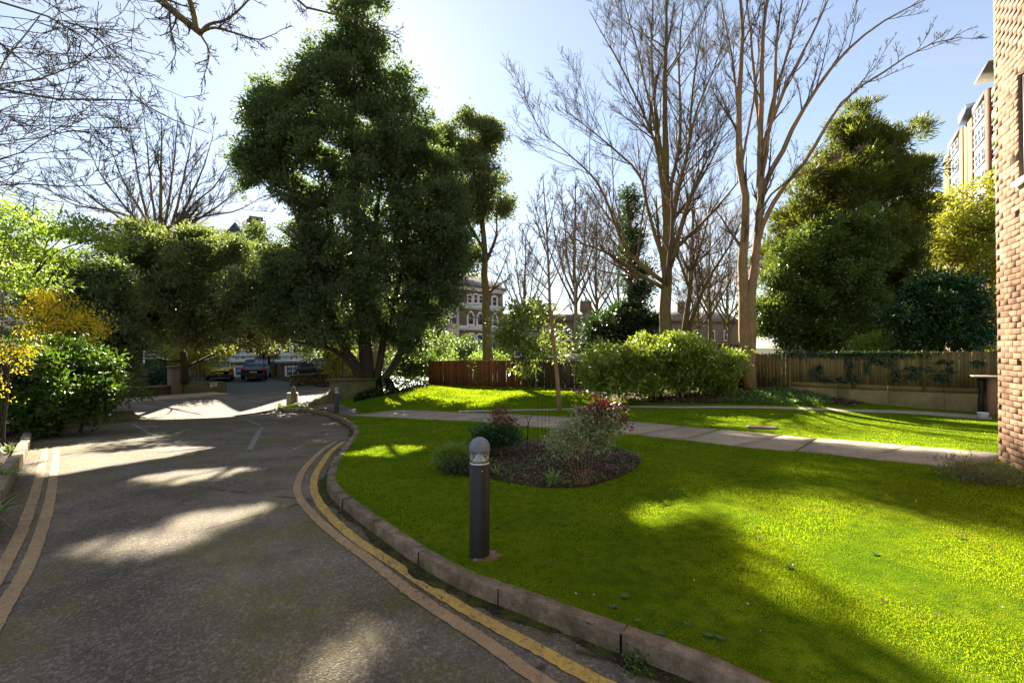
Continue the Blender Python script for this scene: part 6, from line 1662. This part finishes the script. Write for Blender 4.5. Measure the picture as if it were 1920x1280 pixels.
# ------------------------------------------------------------ ivy, ground cover, litter, grass
def lay(mb, P, L, W, r, tilt=.35):
    n = len(P); a = r.uniform(0, 6.28, n)
    D = unit(np.column_stack([np.cos(a), np.sin(a), r.normal(.1, tilt * .5, n)])); N = unit(np.column_stack([r.normal(0, tilt, n), r.normal(0, tilt, n), np.ones(n)]))
    leaf_quads(mb, P, D, N, L * r.uniform(.6, 1.2, n), W * r.uniform(.6, 1.2, n), .1)
def scatter(poly, n, r):
    poly = np.asarray(poly)[:, :2]; lo, hi = poly.min(0), poly.max(0); out = np.zeros((0, 2))
    while len(out) < n:
        q = r.uniform(lo, hi, (n * 2, 2)); out = np.vstack([out, q[in_poly(q[:, 0], q[:, 1], poly)]])
    return out[:n]
r = np.random.default_rng(99)
# ivy on the olive fence
d = FENCE[5] - FENCE[4]; Lf = np.linalg.norm(d); dn = d / Lf; fn = np.array([dn[1], -dn[0]])
iv = empty('ivy', (*FENCE[4], 1.0), 0, 'ivy tendrils hanging on the olive fence', 'ivy')
for u, v, ru, rv, n in ((1600, 664, 60, 5, 170), (1500, 662, 40, 6, 90), (1680, 663, 60, 5, 150), (1605, 685, 5, 14, 34), (1612, 708, 9, 6, 36), (1537, 700, 10, 9, 50), (1545, 690, 5, 8, 26), (1660, 675, 14, 6, 44), (1680, 682, 10, 4, 30), (1735, 690, 20, 4, 40), (1728, 705, 10, 8, 40), (1695, 705, 9, 10, 44), (1775, 707, 14, 10, 50), (1790, 695, 6, 8, 26), (1780, 678, 14, 3, 22), (1840, 680, 10, 5, 26), (1590, 712, 12, 4, 26), (1560, 712, 10, 3, 20), (1640, 690, 4, 10, 24)):
    tt = (u - 1480) / 400; b = FENCE[4] + d * tt; s = b[1] / F; n *= 3
    o = r.normal(size=(n, 2)) * [ru * s * .55, rv * s * .6]
    P = np.column_stack([b[0] + dn[0] * o[:, 0] + fn[0] * r.uniform(.02, .07, n), b[1] + dn[1] * o[:, 0] + fn[1] * r.uniform(.02, .07, n), EYE + (651 - v) * s + o[:, 1]])
    D = unit(np.column_stack([r.normal(size=n) * .8, r.normal(size=n) * .3 - .2, r.normal(size=n) * .6 - .5])); N = unit(np.column_stack([fn[0] + r.normal(size=n) * .4, fn[1] + r.normal(size=n) * .4, r.normal(size=n) * .4 + .3]))
    m = MB(); leaf_quads(m, P, D, N, .085 * r.uniform(.6, 1.2, n), .07 * r.uniform(.6, 1.2, n)); m.build('ivy_spray', LEAF['ivy'], iv)
# ground cover on the bank under the evergreen and behind the hedge
cover1 = np.vstack([gpl([(662, 754), (690, 748), (722, 742), (760, 734), (800, 724)])[:, :2], [FENCE[0], at(760, 690, 25)[:2], at(700, 690, 24)[:2], at(672, 700, 22)[:2]]])
sheet('ivy_soil', cover1, .01, .4, MAT['soil'])
P = scatter(cover1, 9000, r); m = MB(); lay(m, np.column_stack([P, gz(P[:, 0], P[:, 1]) + r.uniform(.02, .16, len(P))]), .11, .075, r, .6)
tag(m.build('ivy_ground_cover', LEAF['ivy']), 'dark ivy ground cover on the bank under the big evergreen', kind='stuff')
cover2 = np.vstack([gpl([(1085, 738), (1150, 748), (1240, 756), (1330, 757), (1420, 752), (1500, 750), (1600, 762)])[:, :2], [FENCE[4] + dn * 2.2, FENCE[4], FENCE[3], FENCE[2], FENCE[1] * .5 + FENCE[2] * .5]])
sheet('hedge_soil', cover2, .01, .3, MAT['soil'])
P = scatter(cover2, 5200, r); m = MB(); lay(m, np.column_stack([P, gz(P[:, 0], P[:, 1]) + r.uniform(.015, .05, len(P))]), .10, .06, r, .3)
tag(m.build('leaf_litter', LEAF['litter']), 'brown dead leaves under the hedge', kind='stuff')
cover3 = np.vstack([gpl([(1330, 757), (1420, 759), (1500, 761), (1560, 762), (1560, 750), (1490, 730), (1420, 735)])[:, :2]])
P = scatter(cover3, 3600, r); m = MB(); lay(m, np.column_stack([P, gz(P[:, 0], P[:, 1]) + r.uniform(.03, .16, len(P))]), .10, .05, r, .7)
tag(m.build('ground_cover', LEAF['cover']), 'green ground cover at the foot of the twin-stemmed tree', kind='stuff')
P = scatter(BED, 2600, r); m = MB(); lay(m, np.column_stack([P, gz(P[:, 0], P[:, 1]) + .05 * np.clip(1 - np.hypot((P[:, 0] - bc[0]) / 1.4, (P[:, 1] - bc[1]) / 1.5) ** 2, 0, 1) + r.uniform(.015, .035, len(P))]), .05, .028, r, .45)
tag(m.build('bed_mulch', LEAF['litter']), 'dead leaf mulch in the flower bed', kind='stuff')
P = scatter(BED, 2300, r); m = MB(); lay(m, np.column_stack([P, gz(P[:, 0], P[:, 1]) + r.uniform(.03, .08, len(P))]), .045, .022, r, .7)
tag(m.build('bed_weeds', LEAF['cover']), 'small dark low plants in the flower bed', kind='stuff')
# litter along the kerbs and the left bed
KT = tangents(KERB); KN = np.stack([-KT[:, 1], KT[:, 0]], 1)
mid = KERB[40:]
i = r.integers(60, len(KERB) - 30, 1500); o = .075 + np.abs(r.normal(0, .16, 1500))
P = KERB[i] + KN[i] * o[:, None]
m = MB(); lay(m, np.column_stack([P, gz(P[:, 0], P[:, 1]) + DRIVE + .012]), .026, .016, r, .25)
tag(m.build('gutter_litter', LEAF['litter']), 'crumbs of leaf litter in the gutter along the kerb', kind='stuff')
lb_poly = np.vstack([LEFTC[8:], LEFTC[8:][::-1] + [-2.6, .6]])
P = scatter(lb_poly, 5000, r); m = MB(); lay(m, np.column_stack([P, gz(P[:, 0], P[:, 1]) - .04 + r.uniform(.0, .05, len(P))]), .06, .035, r, .4)
tag(m.build('border_litter', LEAF['litter']), 'dead leaves on the dark soil left of the drive', kind='stuff')
i = r.integers(0, len(LEFTC), 700); P = LEFTC[i] + np.column_stack([np.abs(r.normal(0, .3, 700)), r.normal(0, .1, 700)])
m = MB(); lay(m, np.column_stack([P, gz(P[:, 0], P[:, 1]) + DRIVE + .012]), .04, .025, r, .25)
tag(m.build('drive_litter', LEAF['litter']), 'scattered dead leaves on the left edge of the drive', kind='stuff')
P = np.column_stack([r.uniform(-9, 1.0, 500), r.uniform(2.5, 17, 500)]); P = P[in_poly(P[:, 0], P[:, 1], drive_poly)]
m = MB(); lay(m, np.column_stack([P, gz(P[:, 0], P[:, 1]) + DRIVE + .01]), .022, .014, r, .2)
tag(m.build('petal_litter', LEAF['litter']), 'tiny fallen petals and leaf scraps on the drive', kind='stuff')
# weeds against the kerb
for k, (u, v) in enumerate([(1192, 1250), (1010, 1150), (742, 1020)]):
    p = gp(u, v, DRIVE); t = empty('kerb_weed', tuple(p), 0, ['small green weed at the foot of the nearest kerb stones', 'tiny weed against the kerb level with the bollard light', 'sprig of weed against the kerb at the bend of the drive'][k], 'weed', 'weeds along the kerb')
    crown([(p[0], p[1], p[2] + .03, .07, .05, .04)], 26 - 8 * k, 6, .028, .018, .03, 200 + k, rand=1.1).build('foliage', LEAF['cover'], t)

# grass blades
def m_grass():
    t = NT('grass_blade')
    g = t.n('NewGeometry'); rr = g.outputs['Random Per Island']
    c = t.ramp(rr, [(0.0, (.042, .130, .004)), (0.55, (.092, .205, .006)), (1.0, (.17, .26, .012))])
    big = t.ramp(t.noise(1.1, 6, .65), [(.36, 0.0), (.64, 1.0)])
    c = t.mix(t.math('MULTIPLY', big, .6), c, (.155, .215, .008))
    mid = t.ramp(t.noise(3.4, 6, .7), [(.40, 1.0), (.52, 0.0)])
    c = t.mix(t.math('MULTIPLY', mid, .55), c, (.035, .075, .006))
    dry = t.math('MULTIPLY', t.ramp(t.noise(2.6, 6, .7), [(.52, 0.0), (.66, .9)]), rr)
    c = t.mix(dry, c, (.24, .17, .03))
    t.base(c, .6, .08)
    tr = t.n('BsdfTranslucent'); t.set(tr.inputs['Color'], t.mix(1.0, t.mix(dry, (.53, .66, .010), (.55, .42, .05)), t.ramp(big, [(0.0, .8), (1.0, 1.15)]), 'MULTIPLY'))
    mx = t.n('MixShader'); t.set(mx.inputs[0], .47)
    t.t.links.new(t.b.outputs[0], mx.inputs[1]); t.t.links.new(tr.outputs[0], mx.inputs[2]); t.t.links.new(mx.outputs[0], t.out.inputs['Surface'])
    return t.m
GR = m_grass()
def grass(n, poly, h, w, r, extra_mask=None):
    P = scatter(poly, n, r)
    path = np.vstack([PF, PB[::-1]]); bpath = np.vstack([bp_f, bp_b[::-1]])
    keep = ~in_poly(P[:, 0], P[:, 1], path) & ~in_poly(P[:, 0], P[:, 1], bpath) & ~in_poly(P[:, 0], P[:, 1], BED) & in_poly(P[:, 0], P[:, 1], lawn_poly) & ~in_poly(P[:, 0], P[:, 1], cover1) & ~in_poly(P[:, 0], P[:, 1], cover2) & ~in_poly(P[:, 0], P[:, 1], pc)
    keep &= np.hypot(P[:, 0] + .20, P[:, 1] - 3.93) > .15
    keep &= np.hypot(P[:, 0] - ga[0] - .3, P[:, 1] - ga[1] - .15) > .4
    keep &= (((P - CORNER) @ WN) > .06) | (((P - CORNER) @ WD) < -.02)
    keep &= ~((P[:, 0] < -5.3) & (P[:, 1] > 17.6))
    P = P[keep]
    # thin patches
    nz = np.sin(P[:, 0] * 2.1 + 1.3 * np.sin(P[:, 1] * 1.7)) + np.sin(P[:, 1] * 2.7 + 1.1 * np.sin(P[:, 0] * 3.1)) + np.sin(P[:, 0] * 6.3 + P[:, 1] * 5.1) * .6
    P = P[(nz > -1.7) | (r.random(len(P)) < .75)]
    n = len(P); tall = 1 + .35 * np.sin(P[:, 0] * 3.3 + 2 * np.sin(P[:, 1] * 2.2))
    H = h * r.uniform(.5, 1.3, n) * tall; a = r.uniform(0, 6.28, n); ln = r.uniform(.15, .9, n)
    b = np.column_stack([P, gz(P[:, 0], P[:, 1]) - .004])
    side = np.column_stack([np.cos(a), np.sin(a), np.zeros(n)]) * (w * r.uniform(.7, 1.3, n))[:, None] / 2
    a2 = a + np.pi / 2 + r.normal(0, .5, n); lean = np.column_stack([np.cos(a2), np.sin(a2), np.zeros(n)])
    midp = b + lean * (H * ln * .3)[:, None] + [0, 0, 1] * (H * .6)[:, None]
    tipp = b + lean * (H * ln * .95)[:, None] + [0, 0, 1] * (H * .9)[:, None]
    V = np.stack([b - side, b + side, tipp, midp - side * .2], 1)
    m = MB(); m.add(V.reshape(-1, 3), np.arange(n * 4).reshape(n, 4)); return m
NEAR = np.array([[-1.2, 3.6], [3.6, 2.0], [5.2, 4.6], [-2.2, 7.2], [-2.6, 5.5]])
gr1 = grass(260000, np.array([[.0, 1.9], [3.2, 1.9], [4.6, 4.2], [-2.6, 4.2], [-2.2, 3.5]]), .0135, .0026, r)
gr2 = grass(230000, np.array([[-2.7, 4.2], [4.8, 4.2], [6.4, 6.4], [7.2, 8.0], [-4.5, 8.0]]), .016, .0042, r)
gr3 = grass(150000, np.array([[-4.6, 8.0], [6.0, 8.0], [7.2, 6.2], [13.5, 8.0], [15.5, 12.5], [14, 15.5], [6, 16.5], [-6.8, 17.0]]), .024, .0085, r)
gr4 = grass(40000, np.array([[-7, 17.0], [6, 16.5], [5, 21], [-4, 26], [-7, 22]]), .045, .018, r)
for g_ in (gr2, gr3, gr4):
    for V, Fq in zip(g_.V, g_.Fc): gr1.add(V, Fq)
tag(gr1.build('grass', GR), 'short mown grass of the lawns', kind='stuff')
# daisies
P = scatter(np.array([[.3, 2.2], [4, 2.2], [6, 6], [-2, 8], [-1.5, 4]]), 70, r)
P = P[in_poly(P[:, 0], P[:, 1], lawn_poly) & ~in_poly(P[:, 0], P[:, 1], BED)]
m = MB(); lay(m, np.column_stack([P, gz(P[:, 0], P[:, 1]) + .035]), .016, .014, r, .3)
tag(m.build('daisies', LEAF['white']), 'tiny white daisies in the front lawn', kind='stuff')

P = scatter(np.array([[.0, 2.2], [4, 2.2], [6, 6], [5, 14], [-4, 14], [-2, 5]]), 260, r)
P = P[in_poly(P[:, 0], P[:, 1], lawn_poly) & ~in_poly(P[:, 0], P[:, 1], BED)]
m = MB(); lay(m, np.column_stack([P, gz(P[:, 0], P[:, 1]) + .018]), .035, .02, r, .4)
tag(m.build('lawn_litter', LEAF['litter']), 'scattered dry leaf scraps on the lawn', kind='stuff')
# broad-leaved weeds in the turf
wd = MB()
for u, v in ((1240, 1190), (1330, 1195), (1150, 1140), (1060, 985), (1290, 1175), (1480, 1065), (1170, 1120), (1350, 1200), (1030, 1062), (1420, 1010), (930, 990), (1640, 1040), (1800, 1010), (1105, 1170)):
    p = gp(u, v); n = 9; a = np.arange(n) * 2.4; D = unit(np.column_stack([np.cos(a), np.sin(a), np.full(n, .45)]))
    leaf_quads(wd, np.repeat(np.array([[p[0], p[1], p[2] + .004]]), n, 0), D, unit(np.column_stack([-np.cos(a) * .4, -np.sin(a) * .4, np.ones(n)])), np.full(n, .04) * r.uniform(.7, 1.2, n), np.full(n, .018))
tag(wd.build('lawn_weeds', LEAF['cover']), 'small broad-leaved weed rosettes in the front lawn', kind='stuff')
# the thousands of leaves and twigs of one crown are one part each
for o in bpy.data.objects:
    if o.parent is not None and o.type == 'MESH' and o.name.split('.')[0] in ('crown', 'foliage', 'branches', 'blossom', 'flowers', 'flower_heads', 'red_leaf_tips', 'ivy_spray', 'green_shoots'):
        o['kind'] = 'stuff'
